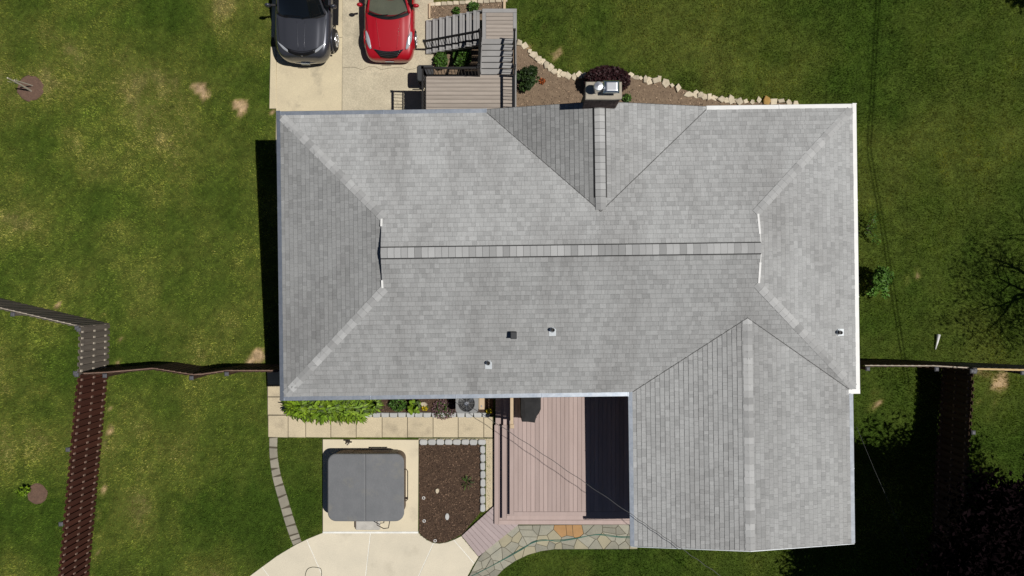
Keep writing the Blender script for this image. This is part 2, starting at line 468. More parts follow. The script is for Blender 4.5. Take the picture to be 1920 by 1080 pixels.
for k in range(26):                 # worn strip at the foot of the long fence
    g = G(208 - 38 * k / 25, 705 + 375 * k / 25); BAREW.append((g.x + .12, g.y, .2, .55))
for k in range(12):
    g = G(15 + 190 * k / 11, 562 + 45 * k / 11); BAREW.append((g.x + .1, g.y + .15, .22, .45))
def drymap(x, y):
    x = np.asarray(x, float); y = np.asarray(y, float)
    f = .5 * vnoise(x, y, 2.6, 1) + .25 * vnoise(x, y, 1.1, 2) + .15 * vnoise(x, y, .45, 3) + .10 * vnoise(x, y, .18, 4)
    d = np.clip((f - .30) * 2.1, 0, 1) * .80
    d += .06 + .20 * np.exp(-((x + 11.0) ** 2 / 22 + (y - .5) ** 2 / 16)) - .06 * (y < -3.2)
    d += .14 * (vnoise(x * 3.0, y * .12, 1.1, 9) - .5)        # mowing direction
    d = d * np.clip(1.02 - (x + 4) * .020, .66, 1.0)        # lusher turf towards the right side
    bare = np.zeros_like(d)
    for bx, by, r, s in BAREW:
        w = np.exp(-((x - bx) ** 2 + (y - by) ** 2) / (r * r))
        bare = np.maximum(bare, w * s)
    nz = .5 * vnoise(x, y, .33, 11) + .3 * vnoise(x, y, .13, 12) + .2 * vnoise(x, y, .06, 13)
    bare = np.clip((bare - 1.0 * nz + .08) * 2.0, 0, 1) * (bare > .03)
    return np.clip(d + bare * .9, 0, 1), np.clip(bare, 0, 1)
xs = [-600, -250, -120, -60, -40, -30, -25] + list(np.arange(-22, 22.01, .2)) + [25, 30, 40, 60, 120, 250, 600]
ys = [-600, -250, -120, -60, -40, -25, -18] + list(np.arange(-14, 15.01, .2)) + [18, 25, 40, 60, 120, 250, 600]
XX, YY = np.meshgrid(xs, ys)
ZZ = gz(YY) + .012 * (vnoise(XX + 300, YY + 300, .9, 21) - .5)
nx, ny = len(xs), len(ys)
me = bpy.data.meshes.new('ground')
idx = np.arange(nx * ny).reshape(ny, nx)
quads = np.stack([idx[:-1, :-1], idx[:-1, 1:], idx[1:, 1:], idx[1:, :-1]], -1).reshape(-1, 4)
me.from_pydata(np.stack([XX, YY, ZZ], -1).reshape(-1, 3).tolist(), [], quads.tolist())
dv, bv = drymap(XX.ravel() % 400, YY.ravel() % 400) if False else drymap(XX.ravel(), YY.ravel())
at = me.attributes.new('dry', 'FLOAT', 'POINT'); at.data.foreach_set('value', np.clip(dv * .6 + bv * .75, 0, 1))
at = me.attributes.new('tone', 'FLOAT', 'POINT'); at.data.foreach_set('value', .8 + .4 * RNG.random(nx * ny))
ground = obj('ground', me, 'lawn_ground'); ground['kind'] = 'structure'
ground['label'] = 'sloping lawn soil around the house'

# ------------------------------------------------------------------ paving
def gpoly(pts, dz=0.0): return [xy(G(a, b, dz)) for a, b in pts]
def slab_piece(name, poly, z0, z1, m, parent, ch=.008):
    b = MB(); b.block(poly, z0, z1, ch); return b.build(name, m, parent)
ZD = GLOW
b = MB(); b.block([(-9.09, 6.72), (-8.86, 6.72), (-8.86, 5.0), (-2.95, 5.0), (-2.95, 22), (-8.78, 22)], ZD - .2, ZD + .015, 0)
EXCL.append([(-9.12, 6.7), (-8.86, 6.7), (-8.86, 5.0), (-2.9, 5.0), (-2.9, 22), (-8.8, 22)])
drive = struct('driveway', b, 'crack', 'tan concrete driveway beside the front steps')
def dx(y): return -9.14 + (y - 5) * .0212
jx = P(641, 150, ZD).x
kerbw = .26
slab_piece('kerb', [(dx(6.73), 6.73), (dx(6.73) + kerbw, 6.73), (dx(9.0) + kerbw - .06, 9.05), (dx(9), 9.05)], ZD - .1, ZD + .06, 'conc_drive', drive, .015)
yj = P(700, 127, ZD).y
slab_piece('slab', [(dx(5) + kerbw + .012, 5.0), (jx - .012, 5.0), (jx + .02, 9.4), (dx(9.4) + kerbw - .05, 9.4)], ZD - .1, ZD + .036, 'conc_drive', drive)
slab_piece('slab', [(dx(9.4) + .01, 9.412), (jx + .02, 9.412), (jx + .05, 22), (dx(22), 22)], ZD - .1, ZD + .034, 'conc_drive', drive)
def crackline(x0, x1, n, y, a):     # an irregular crack between two slabs
    return [(x0 + (x1 - x0) * k / n, y + a * math.sin(k * 1.7) + random.uniform(-a, a)) for k in range(n + 1)]
cl = crackline(jx + .02, -2.95, 14, yj, .05)
slab_piece('slab', [(jx + .012, 5.0), (-2.95, 5.0)] + [(x, y - .005) for x, y in cl[::-1]], ZD - .1, ZD + .034, 'conc_drive2', drive, .006)
slab_piece('slab', [(x, y + .005) for x, y in cl] + [(-2.95, 22), (jx + .07, 22)], ZD - .1, ZD + .034, 'conc_drive2', drive, .006)

# rear walk of square slabs
b = MB(); wpoly = gpoly([(502, 691), (541, 691), (541, 786), (925, 784), (925, 821), (503, 818)])
b.sheet(wpoly, .012); EXCL.append(gpoly([(500, 690), (1183, 690), (1183, 823), (500, 820)]))
walk = struct('walkway', b, 'crack', 'square slab concrete walk behind the house')
xj = [503, 540.5, 573.5, 620.5, 668, 716.5, 764, 812, 859, 907, 924]
for i in range(len(xj) - 1):
    a, c = xj[i] + .55, xj[i + 1] - .55
    ytop = 779 if i < 2 else 781.5
    slab_piece('slab', gpoly([(a, ytop), (c, ytop), (c, 820), (a, 819.5 - (0.6 if i == 0 else 0))]), -.05, .035, 'conc_walk', walk)
for y0, y1 in ((690.8, 722), (722.8, 744), (744.8, 778)):
    slab_piece('slab', gpoly([(502.5, y0), (540, y0), (540, y1 - .8), (502.5, y1 - .8)]), -.6, .033, 'conc_walk', walk)
slab_piece('slab', gpoly([(541, 745), (575, 745), (575, 778), (541, 778)]), -.05, .034, 'conc_walk', walk)
slab_piece('slab', gpoly([(911, 822), (926, 822), (926, 946), (911, 958)]), -.05, .030, 'conc_walk', walk)
slab_piece('slab', gpoly([(785, 822), (924, 822), (924, 826), (785, 826)]), -.05, .02, 'conc_walk', walk)

# hot tub pad and curved patio with white joint filler
b = MB(); b.block(gpoly([(606, 823), (785, 824), (784, 995.5), (606, 995.5)]), -.1, .075, .012)
pad = struct('hot_tub_pad', b, 'conc_pad', 'square pale concrete pad under the hot tub')
EXCL.append(gpoly([(604, 820), (788, 820), (788, 1000), (604, 1000)]))
outl = [(467, 1081), (490, 1064), (520, 1042), (555, 1021), (580, 1009), (606, 998.5), (784, 998.5), (790, 1004), (800, 1012), (812, 1017.5),
        (824, 1019), (838, 1016.5), (852, 1011.5), (865, 1005), (897, 1044), (886, 1062), (876, 1081), (860, 1140), (420, 1140)]
b = MB(); b.sheet(gpoly(outl), .020)
patio = struct('patio', b, 'joint', 'curved pale concrete patio with white joints below the hot tub')
EXCL.append(gpoly(outl))
jl = [((492, 1063), (506, 1082)), ((575, 1011), (606, 1082)), ((695, 998), (685.5, 1082)), ((813, 1018), (784, 1082)), ((851, 1012), (891, 1058))]
pp = ccw(gpoly(outl))
lines = []
for (a, c) in jl:
    A = G(*a); B = G(*c); d = (B - A).normalized(); nrm = Vector((d.y, -d.x, 0))     # points left of travel-down => east
    lines.append((A, nrm))
w = .011
for k in range(len(lines) + 1):
    q = pp
    if k > 0:
        A, nn = lines[k - 1]; s = -1 if nn.x > 0 else 1
        q = clip(q, s * nn.x, s * nn.y, s * (nn.x * A.x + nn.y * A.y) - w)
    if k < len(lines):
        A, nn = lines[k]; s = 1 if nn.x > 0 else -1
        q = clip(q, s * nn.x, s * nn.y, s * (nn.x * A.x + nn.y * A.y) - w)
    if len(q) > 2:
        slab_piece('slab', q, -.05, .030, 'conc_new', patio, .004)

b = MB(); b.block(gpoly([(605.5, 996), (784.5, 996), (784.5, 999.5), (605.5, 999.5)]), -.02, .045, .004); b.build('joint_strip', 'joint', patio)

# curved strip of stone pavers in the lawn
cen = [(513, 819), (512.5, 848), (515, 872), (519, 893), (525.5, 917), (533, 942), (539.5, 965), (546, 986), (553, 1006), (558, 1019)]
wd = [7.5, 7.3, 7.6, 8, 8.6, 8.8, 9, 9, 9, 8.5]
def lerp_path(cen, wd, t):
    f = t * (len(cen) - 1); i = min(int(f), len(cen) - 2); f -= i
    return (cen[i][0] + (cen[i + 1][0] - cen[i][0]) * f, cen[i][1] + (cen[i + 1][1] - cen[i][1]) * f, wd[i] + (wd[i + 1] - wd[i]) * f)
strip = []
tt = [0, .075, .165, .255, .33, .41, .50, .60, .675, .77, .865, .93, 1.0]
L_ = []; R_ = []
for t in np.linspace(0, 1, 25):
    x, y, h = lerp_path(cen, wd, t); x2, y2, _ = lerp_path(cen, wd, min(t + .02, 1)); x1, y1, _ = lerp_path(cen, wd, max(t - .02, 0))
    d = Vector((x2 - x1, y2 - y1)).normalized()
    L_.append((x + d.y * h, y - d.x * h)); R_.append((x - d.y * h, y + d.x * h))
spoly = gpoly(L_ + R_[::-1]); EXCL.append(spoly)
b = MB(); b.sheet(spoly, .010)
stripo = struct('paver_strip', b, 'crack', 'curved strip of grey stone pavers in the lawn')
for i in range(len(tt) - 1):
    e = []
    for t, dt in ((tt[i], .006), (tt[i + 1], -.006)):
        t += dt
        x, y, h = lerp_path(cen, wd, t); x2, y2, _ = lerp_path(cen, wd, min(t + .02, 1)); x1, y1, _ = lerp_path(cen, wd, max(t - .02, 0))
        d = Vector((x2 - x1, y2 - y1)).normalized(); sk = random.uniform(-1.6, 1.6)
        e.append(((x + d.y * h + d.x * sk, y - d.x * h + d.y * sk), (x - d.y * h - d.x * sk, y + d.x * h - d.y * sk)))
    slab_piece('paver', gpoly([e[0][0], e[0][1], e[1][1], e[1][0]]), -.04, .036 + random.uniform(-.006, .008), 'paver', stripo, .012)

# flagstone path
fl = [(897, 1046), (920, 1020), (945, 998), (968, 984.5), (1060, 983.5), (1195, 982.5), (1195, 1029), (1040, 1029.5), (1015, 1033), (990, 1040),
      (965, 1052), (945, 1066), (928, 1084), (905, 1115), (860, 1115), (880, 1078)]
fpoly = ccw(gpoly(fl)); EXCL.append(fpoly)
b = MB(); b.sheet(fpoly, .016)
flag = struct('flagstone_path', b, 'grout', 'irregular flagstone path along the rear deck')
rg = random.Random(12)
seeds = []
fx = [p[0] for p in fpoly]; fy = [p[1] for p in fpoly]
tries = 0
while len(seeds) < 54 and tries < 20000:
    tries += 1
    q = (rg.uniform(min(fx), max(fx)), rg.uniform(min(fy), max(fy)))
    if inpoly(np.array([q[0]]), np.array([q[1]]), fpoly)[0] and all((q[0] - s[0]) ** 2 + (q[1] - s[1]) ** 2 > .034 for s in seeds):
        seeds.append(q)
o1 = ccw(gpoly([(1050, 983.5), (1087, 983.5), (1086, 1003), (1052, 1009)]))
seeds = [s for s in seeds if not inpoly(np.array([s[0]]), np.array([s[1]]), o1)[0]]
os_ = [xy(G(1056, 994)), xy(G(1067, 993)), xy(G(1080, 992))]
for k, s in enumerate(seeds + os_):
    cell = [(s[0] - 2, s[1] - 2), (s[0] + 2, s[1] - 2), (s[0] + 2, s[1] + 2), (s[0] - 2, s[1] + 2)]
    for t in seeds + os_:
        if t is s or (t[0] - s[0]) ** 2 + (t[1] - s[1]) ** 2 > 4: continue
        a, c = t[0] - s[0], t[1] - s[1]
        cell = clip(cell, a, c, (t[0] ** 2 + t[1] ** 2 - s[0] ** 2 - s[1] ** 2) / 2)
        if len(cell) < 3: break
    q = clip_convex(fpoly, ccw(cell)) if len(cell) > 2 else []
    q = [p for i, p in enumerate(q) if (p[0] - q[i - 1][0]) ** 2 + (p[1] - q[i - 1][1]) ** 2 > 4e-4]
    if len(q) < 3 or abs(area2(q)) < .012: continue
    m = 'flag_orange' if s in os_ else rg.choice(['flag', 'flag', 'flag', 'flag', 'flag_tan'])
    if s not in os_ and s[1] > xy(G(0, 1000))[1]: m = 'flag'
    slab_piece('flagstone', inset(ccw(q), .007), -.03, .036 + rg.uniform(-.004, .006), m, flag, .006)

# mulch and planting beds
def chips(name, poly, n, zf, m, size=.03, label=None):
    xs_ = [p[0] for p in poly]; ys_ = [p[1] for p in poly]
    x = RNG.uniform(min(xs_), max(xs_), n); y = RNG.uniform(min(ys_), max(ys_), n)
    k = inpoly(x, y, poly); x = x[k]; y = y[k]
    b = MB()
    for a, c in zip(x, y):
        s = size * random.uniform(.5, 1.5); an = random.uniform(0, 6.28); z = zf(a, c) + random.uniform(.004, .03)
        ca, sa = math.cos(an) * s, math.sin(an) * s; tl = random.uniform(-.012, .012)
        b.tone = random.choice([.5, .7, .9, 1.0, 1.2, 1.2, 1.6, 2.2]) 
        b.add([(a - ca, c - sa, z), (a + sa * .4, c - ca * .4, z - tl), (a + ca, c + sa, z + tl), (a - sa * .4, c + ca * .4, z + abs(tl) * .5)], [(0, 1, 2), (0, 2, 3)])
    o = b.build(name, m); o['kind'] = 'stuff'
    if label: tag(o, label, 'mulch')
    return o
bed1 = gpoly([(786, 833), (901, 833), (901, 960), (868, 1000), (850, 1010), (836, 1016), (822, 1018), (808, 1015), (797, 1009), (786, 999)])
b = MB(); b.sheet(bed1, .022); EXCL.append(bed1)
struct('mulch_bed', b, 'mulch', 'dark mulch bed right of the hot tub pad')
chips('mulch_chips', bed1, 4200, lambda x, y: .022, 'mulch_chip', .028, 'dark bark chips covering the bed right of the hot tub')
bed2 = gpoly([(545, 735), (925, 735), (925, 778), (545, 780)])
b = MB(); b.sheet(bed2, .018)
struct('flower_bed', b, 'mulch', 'narrow flower bed under the rear eave')
chips('mulch_chips', bed2, 2600, lambda x, y: .018, 'mulch_chip', .025, 'dark bark chips in the narrow bed under the rear eave')
zf = lambda x, y: float(gz(y)) + .02
bed3 = [xy(G(*p)) for p in [(966, 82), (985, 90), (1000, 104), (1015, 117), (1030, 130), (1045, 139), (1060, 144), (1100, 143), (1180, 142), (1215, 152),
         (1240, 154), (1262, 162), (1300, 174), (1330, 184), (1400, 191), (1480, 194), (1510, 196), (1510, 285), (966, 285)]]
b = MB(); b.block(bed3, GLOW - .1, GLOW + .045, .02); EXCL.append(bed3)
struct('front_bed', b, 'tanmulch', 'tan leaf litter bed along the front wall by the chimney')
chips('litter_chips', bed3, 5200, lambda x, y: GLOW + .045, 'tan_chip', .03, 'tan litter and chips scattered on the front bed')
bed4 = [(-2.95, 7.0), (.2, 7.0), (.2, 9.0), (-2.95, 9.0)]
b = MB(); b.block(bed4, GLOW - .1, GLOW + .03, .01); EXCL.append([(-3, 6.9), (.25, 6.9), (.25, 10.1), (-3, 10.1)])
struct('stair_bed', b, 'tanmulch', 'soil bed enclosed by the front stairs')
bed5 = [xy(G(*p)) for p in [(804, 35), (804, 8), (943, -2), (943, 40)]]
b = MB(); b.block(bed5, GLOW - .1, GLOW + .04, .01); EXCL.append([xy(G(*p)) for p in [(800, 45), (800, 5), (948, -6), (948, 45)]])
struct('upper_bed', b, 'tanmulch', 'soil bed beyond the front stairs')
chips('litter_chips', bed5, 900, lambda x, y: GLOW + .04, 'tan_chip', .03, 'tan litter on the soil bed beyond the front stairs')

# stone and block edgings
def rock(mb, c, r, h, rg, n=7):
    a0 = rg.uniform(0, 6.28); z0 = c[2]
    ring = [(c[0] + r[0] * rg.uniform(.75, 1.15) * math.cos(a0 + 6.283 * k / n), c[1] + r[1] * rg.uniform(.75, 1.15) * math.sin(a0 + 6.283 * k / n)) for k in range(n)]
    top = inset(ccw(ring), min(r) * .14)
    ring = ccw(ring)
    vs = [(x, y, z0 - .05) for x, y in ring] + [(x, y, z0 + h * rg.uniform(.7, .92)) for x, y in ring] + [(x, y, z0 + h * rg.uniform(.85, 1.1)) for x, y in top]
    fs = [tuple(range(2 * n, 3 * n))]
    for k in range(2):
        for i in range(n):
            j = (i + 1) % n; fs.append((k * n + i, k * n + j, (k + 1) * n + j, (k + 1) * n + i))
    mb.add(vs, fs)
stones = [(974, 82), (984, 87), (993, 97), (1001, 104), (1009, 112), (1016, 116), (1024, 122), (1032, 128), (1039, 135), (1049, 138), (1056, 140), (1065, 144),
          (1076, 145), (1086, 142), (1096, 142), (1106, 139), (1182, 141), (1192, 146), (1201, 147), (1209, 149), (1217, 152), (1229, 152), (1236, 149), (1248, 156),
          (1259, 161), (1270, 165), (1290, 178), (1305, 178), (1313, 179), (1320, 182), (1329, 182), (1339, 184), (1352, 187), (1362, 189), (1370, 187), (1377, 190),
          (1386, 191), (1397, 191), (1410, 192), (1422, 188), (1436, 190), (1450, 191), (1463, 190), (1478, 193), (1491, 195)]
rs = thing('stone_edging', 'row of rough cream limestone rocks edging the front bed', 'stone edging', G(974, 82))
rg = random.Random(5)
for i, (a, c) in enumerate(stones):
    g = G(a, c); b = MB()
    rock(b, (g.x, g.y, g.z), (rg.uniform(.09, .19), rg.uniform(.10, .19)), rg.uniform(.06, .15), rg, rg.choice([4, 5, 5, 6]))
    b.build('stone', 'ochre' if i == 40 else 'limestone', rs)
def octo(cx, cy, w, h, c):
    return [(cx - w + c, cy - h), (cx + w - c, cy - h), (cx + w, cy - h + c), (cx + w, cy + h - c), (cx + w - c, cy + h), (cx - w + c, cy + h), (cx - w, cy + h - c), (cx - w, cy - h + c)]
eb = thing('block_edging', 'pale grey edging blocks around the dark mulch bed', 'block edging', G(795, 828))
for i in range(8):
    g = G(794.5 + 15.6 * i, 828); b = MB(); b.block(jit(octo(g.x, g.y, .135, .095, .045), .008), -.05, .11 + random.uniform(-.01, .01), .02); b.build('block', 'edging', eb)
for i in range(8):
    g = G(905.3, 842 + 15.6 * i); b = MB(); b.block(jit(octo(g.x, g.y, .085, .135, .045), .008), -.05, .11 + random.uniform(-.01, .01), .02); b.build('block', 'edging', eb)
eb = thing('block_edging', 'row of pale grey blocks between the flower bed and the slab walk', 'block edging', G(690, 777))
for i in range(19):
    x = 628 + 15.75 * i if i < 4 else 691 + 15.75 * (i - 4)
    if x > 930: continue
    g = G(x, 777.3); b = MB(); b.block(jit([(g.x - .14, g.y + .08), (g.x - .125, g.y - .06), (g.x - .09, g.y - .085), (g.x + .09, g.y - .085), (g.x + .125, g.y - .06), (g.x + .14, g.y + .08)], .006), -.05, .12, .02); b.build('block', 'edging', eb)
eb = thing('block_edging', 'row of tan blocks edging the soil bed beyond the front stairs', 'block edging', G(810, 9))
for i in range(13):
    a = 810 + 11.3 * i; g = G(a, 9.5 - 8.2 * i / 12); b = MB(); b.block(jit(octo(g.x, g.y, .105, .07, .015), .01), GLOW - .05, GLOW + .10, .015); b.build('block', 'limestone', eb)
b = MB(); g0 = G(806, 8); g1 = G(806, 36); b.beam((g0.x, g0.y, GLOW + .06), (g1.x, g1.y, GLOW + .06), .06, .14)
b.build('edging_board', 'tanwood', eb)
b = MB(); g0 = G(946, -4); g1 = G(946, 20); b.beam((g0.x, g0.y, GLOW + .06), (g1.x, g1.y, GLOW + .06), .09, .14)
b.build('edging_board', 'tanwood', eb)

# ------------------------------------------------------------------ house
ZE = 2.95                            # eave height
PM = .25                             # main roof pitch
hc = P(1065.25, 473, ZE)
ROT = math.radians(.75)
cr_, sr_ = math.cos(ROT), math.sin(ROT)
def W(a, b_, z): return Vector((hc.x + a * cr_ - b_ * sr_, hc.y + a * sr_ + b_ * cr_, z))
def Lc(px, py, z):
    p = P(px, py, z); x = p.x - hc.x; y = p.y - hc.y
    return x * cr_ + y * sr_, -x * sr_ + y * cr_
HW, HD = 8.83, 4.34
ZR = ZE + PM * HD
AG = 5.5; BG = HD - (HW - AG)        # gablet position and half width
ZG = ZE + PM * (HW - AG)
house = thing('house', 'long single storey house with a grey shingled hip roof and garage wing', 'house', W(0, 0, 0))
roof_mb = MB()
SH = MB()                            # the many shingles
SINGLE = []
def slope(pts, stain_or_shade=1.0, seed=0, skip=None, convs=None):
    """pts: 3D polygon, first edge = eave (left to right looking up the slope). convs: list of convex 3D polygons on that plane."""
    rg = random.Random(seed)
    p0 = Vector(pts[0]); u = (Vector(pts[1]) - p0).normalized()
    nrm = Vector((0, 0, 0))
    for i in range(1, len(pts) - 1):
        nrm += (Vector(pts[i]) - p0).cross(Vector(pts[i + 1]) - p0)
    nrm.normalize()
    if nrm.z < 0: nrm = -nrm
    v = nrm.cross(u).normalized()
    roof_mb.add([Vector(p) - nrm * .012 for p in pts], [tuple(range(len(pts)))])
    convs = convs or [pts]
    cpl = [ccw([((Vector(q) - p0).dot(u), (Vector(q) - p0).dot(v)) for q in c]) for c in convs]
    umin = min(x for c in cpl for x, _ in c); umax = max(x for c in cpl for x, _ in c); vmax = max(y for c in cpl for _, y in c)
    e = .1435; row = 0; vv = -.02
    big = rg.random() * 10
    while vv < vmax:
        x = umin - rg.uniform(0, .3)
        rowt = rg.uniform(-.02, .02)
        while x < umax:
            wd = rg.choice([.09, .11, .12, .13, .15, .17, .2, .24])
            th = rg.choice([.011, .011, .017])
            tn = (1.0 + rowt + rg.choice([-.14, -.09, -.05, -.03, 0, .02, .03, .05, .08]) + (.03 if th > .01 else 0)) * stain_or_shade  # slope factor paints each slope's light and shade, plus weathering
            cell = [(x + .0015, vv), (x + wd - .0015, vv), (x + wd - .0015, vv + e + .012), (x + .0015, vv + e + .012)]
            for c in cpl:
                q = clip_convex(cell, c)
                q = [p for i, p in enumerate(q) if abs(p[0] - q[i - 1][0]) + abs(p[1] - q[i - 1][1]) > 1e-4]
                if len(q) < 3: continue
                if skip:
                    m_ = p0 + u * (sum(p[0] for p in q) / len(q)) + v * (sum(p[1] for p in q) / len(q)) - hc
                    if skip(m_.x * cr_ + m_.y * sr_, -m_.x * sr_ + m_.y * cr_): continue
                if vv < .01 and rg.random() < .10: tq = tn * 1.18
                else: tq = tn
                top = [p0 + u * a + v * c_ + nrm * (th * (1 - (c_ - vv) / (e + .012)) + .002) for a, c_ in q]
                bot = [p0 + u * a + v * c_ - nrm * .006 for a, c_ in q]
                n = len(q)
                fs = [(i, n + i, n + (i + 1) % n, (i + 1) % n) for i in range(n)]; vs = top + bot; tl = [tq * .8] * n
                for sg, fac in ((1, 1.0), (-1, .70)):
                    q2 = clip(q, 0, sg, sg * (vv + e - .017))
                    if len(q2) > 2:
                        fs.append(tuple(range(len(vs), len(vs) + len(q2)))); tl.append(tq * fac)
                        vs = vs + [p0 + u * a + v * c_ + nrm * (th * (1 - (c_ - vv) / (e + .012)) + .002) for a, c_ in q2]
                ar = abs(area2(q))
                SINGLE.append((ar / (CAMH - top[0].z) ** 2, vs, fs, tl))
            x += wd
        vv += e; row += 1
def caps(A, B, dA, dB, w, name='ridge_cap', lift=.02, step=.2, seed=0, parent=None):
    """cap shingles from A to B; dA,dB = unit vectors down the two adjoining slopes."""
    rg = random.Random(seed); A = Vector(A); B = Vector(B); d = (B - A).normalized(); Ln = (B - A).length
    n = max(1, round(Ln / step)); st = Ln / n
    for i in range(n):
        b = MB(); b.tone = rg.choice([.76, .84, .9, .95, 1.0, 1.0, 1.06, 1.12])
        s = A + d * (st * i + .002); t = A + d * (st * (i + 1) - .006)
        up = Vector((0, 0, 1))
        vs = []
        for p, h in ((s, lift + .008), (t, lift)):
            for dd, k in ((dA, 1), (None, 0), (dB, 1)):
                q = p + (dd * (w / 2) if k else Vector((0, 0, 0))) + up * h
                vs += [q, q - up * .014]
        fs = [(0, 6, 8, 2), (2, 8, 10, 4), (0, 2, 3, 1), (2, 4, 5, 3), (0, 1, 7, 6), (4, 10, 11, 5), (6, 7, 9, 8), (8, 9, 11, 10)]
        b.add(vs, fs); b.build(name, 'cap', parent)
def down(ax, ay, p):                 # unit vector down a slope whose plan direction (local) is ax,ay
    k = 1 / math.sqrt(1 + p * p)
    return Vector(((ax * cr_ - ay * sr_) * k, (ax * sr_ + ay * cr_) * k, -p * k))

OV = .10
AF, HF, PF = .93, 3.38, .235
ZF = ZE + PF * HF; bf = HD - PF * HF / PM; FO = .10
g0a = Lc(1187.5, 880, ZE)[0]; g1a = Lc(1594, 880, ZE)[0]; gra = Lc(1405, 815, ZE + .6)[0]
gb = Lc(1400, 1021, ZE)[1]; gap = Lc(1406, 596, ZE + .62)[1]
under_front = lambda a, b_: abs(a - AF) < HF * (b_ - bf) / (HD - bf) - .15
def under_garage(a, b_):
    k = (gap - b_) / (gap + HD)
    return gra - (gra - g0a) * k + .15 < a < gra + (g1a - gra) * k - .15
# north main slope
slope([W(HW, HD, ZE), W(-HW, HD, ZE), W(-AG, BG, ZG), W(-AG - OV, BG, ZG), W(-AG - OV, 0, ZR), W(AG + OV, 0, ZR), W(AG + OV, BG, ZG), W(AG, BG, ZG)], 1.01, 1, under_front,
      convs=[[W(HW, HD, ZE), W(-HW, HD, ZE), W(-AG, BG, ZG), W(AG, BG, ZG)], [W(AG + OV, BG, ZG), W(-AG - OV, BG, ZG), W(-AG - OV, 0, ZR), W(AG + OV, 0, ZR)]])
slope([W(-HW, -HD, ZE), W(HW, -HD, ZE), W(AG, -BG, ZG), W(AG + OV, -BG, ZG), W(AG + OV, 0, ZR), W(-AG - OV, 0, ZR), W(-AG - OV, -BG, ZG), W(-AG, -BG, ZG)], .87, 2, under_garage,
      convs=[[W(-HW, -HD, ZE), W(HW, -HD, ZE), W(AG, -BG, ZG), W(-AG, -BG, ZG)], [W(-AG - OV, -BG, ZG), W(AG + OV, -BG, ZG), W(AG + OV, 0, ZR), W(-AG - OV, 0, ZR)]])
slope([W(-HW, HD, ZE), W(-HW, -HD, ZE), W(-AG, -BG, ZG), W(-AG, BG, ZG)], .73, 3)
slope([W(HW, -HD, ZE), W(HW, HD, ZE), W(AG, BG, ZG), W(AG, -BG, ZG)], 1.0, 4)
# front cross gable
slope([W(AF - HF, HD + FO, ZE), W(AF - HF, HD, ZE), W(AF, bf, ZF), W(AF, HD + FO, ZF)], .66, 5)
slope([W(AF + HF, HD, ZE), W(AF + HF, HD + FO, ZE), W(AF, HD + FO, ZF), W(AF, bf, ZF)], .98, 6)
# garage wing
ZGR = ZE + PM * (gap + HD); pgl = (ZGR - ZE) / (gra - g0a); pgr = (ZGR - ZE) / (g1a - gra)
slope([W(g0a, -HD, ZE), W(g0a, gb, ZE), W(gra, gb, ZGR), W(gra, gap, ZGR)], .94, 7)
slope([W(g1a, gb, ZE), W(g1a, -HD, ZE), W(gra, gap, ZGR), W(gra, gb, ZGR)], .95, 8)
roof = roof_mb.build('roof', 'roofdeck', house)
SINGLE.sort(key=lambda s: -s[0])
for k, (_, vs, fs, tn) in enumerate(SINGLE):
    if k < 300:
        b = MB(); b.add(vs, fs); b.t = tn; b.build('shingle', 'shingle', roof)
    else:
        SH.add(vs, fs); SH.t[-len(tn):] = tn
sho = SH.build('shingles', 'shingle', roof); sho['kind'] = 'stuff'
# ridge vents and caps
def vent_base(A, B, dA, dB, w, h):
    b = MB(); A = Vector(A); B = Vector(B); up = Vector((0, 0, 1)); vs = []
    for p in (A, B):
        for dd in (dA, None, dB):
            q = p + (dd * (w / 2) if dd else Vector((0, 0, 0)))
            vs += [q + up * h, q - up * .01]
    b.add(vs, [(0, 6, 8, 2), (2, 8, 10, 4), (0, 1, 7, 6), (4, 10, 11, 5), (0, 2, 3, 1), (2, 4, 5, 3), (6, 7, 9, 8), (8, 9, 11, 10)])
    b.build('ridge_vent', 'black', roof)
dn, ds = down(0, 1, PM), down(0, -1, PM)
de, dw = down(1, 0, PM), down(-1, 0, PM)
vent_base(W(-AG - OV, 0, ZR), W(AG + OV, 0, ZR), dn, ds, .375, .026)
caps(W(AG + OV, 0, ZR), W(-AG - OV, 0, ZR), dn, ds, .315, lift=.042, seed=1, parent=roof)
fw, fe = down(-1, 0, PF), down(1, 0, PF)
vent_base(W(AF, HD + FO - .08, ZF), W(AF, bf + .42, ZF), fw, fe, .40, .026)
caps(W(AF, bf + .05, ZF), W(AF, HD + FO, ZF), fw, fe, .315, lift=.042, seed=2, parent=roof)
for sa in (-1, 1):
    for sb in (-1, 1):
        ca, cb = (de if sa > 0 else dw), (dn if sb > 0 else ds)
        hd = Vector((sa, -sb, 0))    # perpendicular to the hip in plan
        hd = Vector((hd.x * cr_ - hd.y * sr_, hd.x * sr_ + hd.y * cr_, 0)).normalized()
        d1 = (hd * .98 + Vector((0, 0, -.17))).normalized(); d2 = (-hd * .98 + Vector((0, 0, -.17))).normalized()
        caps(W(sa * (HW - .06), sb * (HD - .06), ZE + .01), W(sa * (AG + .03), sb * (BG + .03), ZG), d1, d2, .26, lift=.015, step=.235, seed=10 + sa + 3 * sb, parent=roof)
caps(W(gra, gb + .02, ZGR), W(gra, gap, ZGR), down(-1, 0, pgl), down(1, 0, pgr), .29, lift=.016, seed=3, parent=roof)
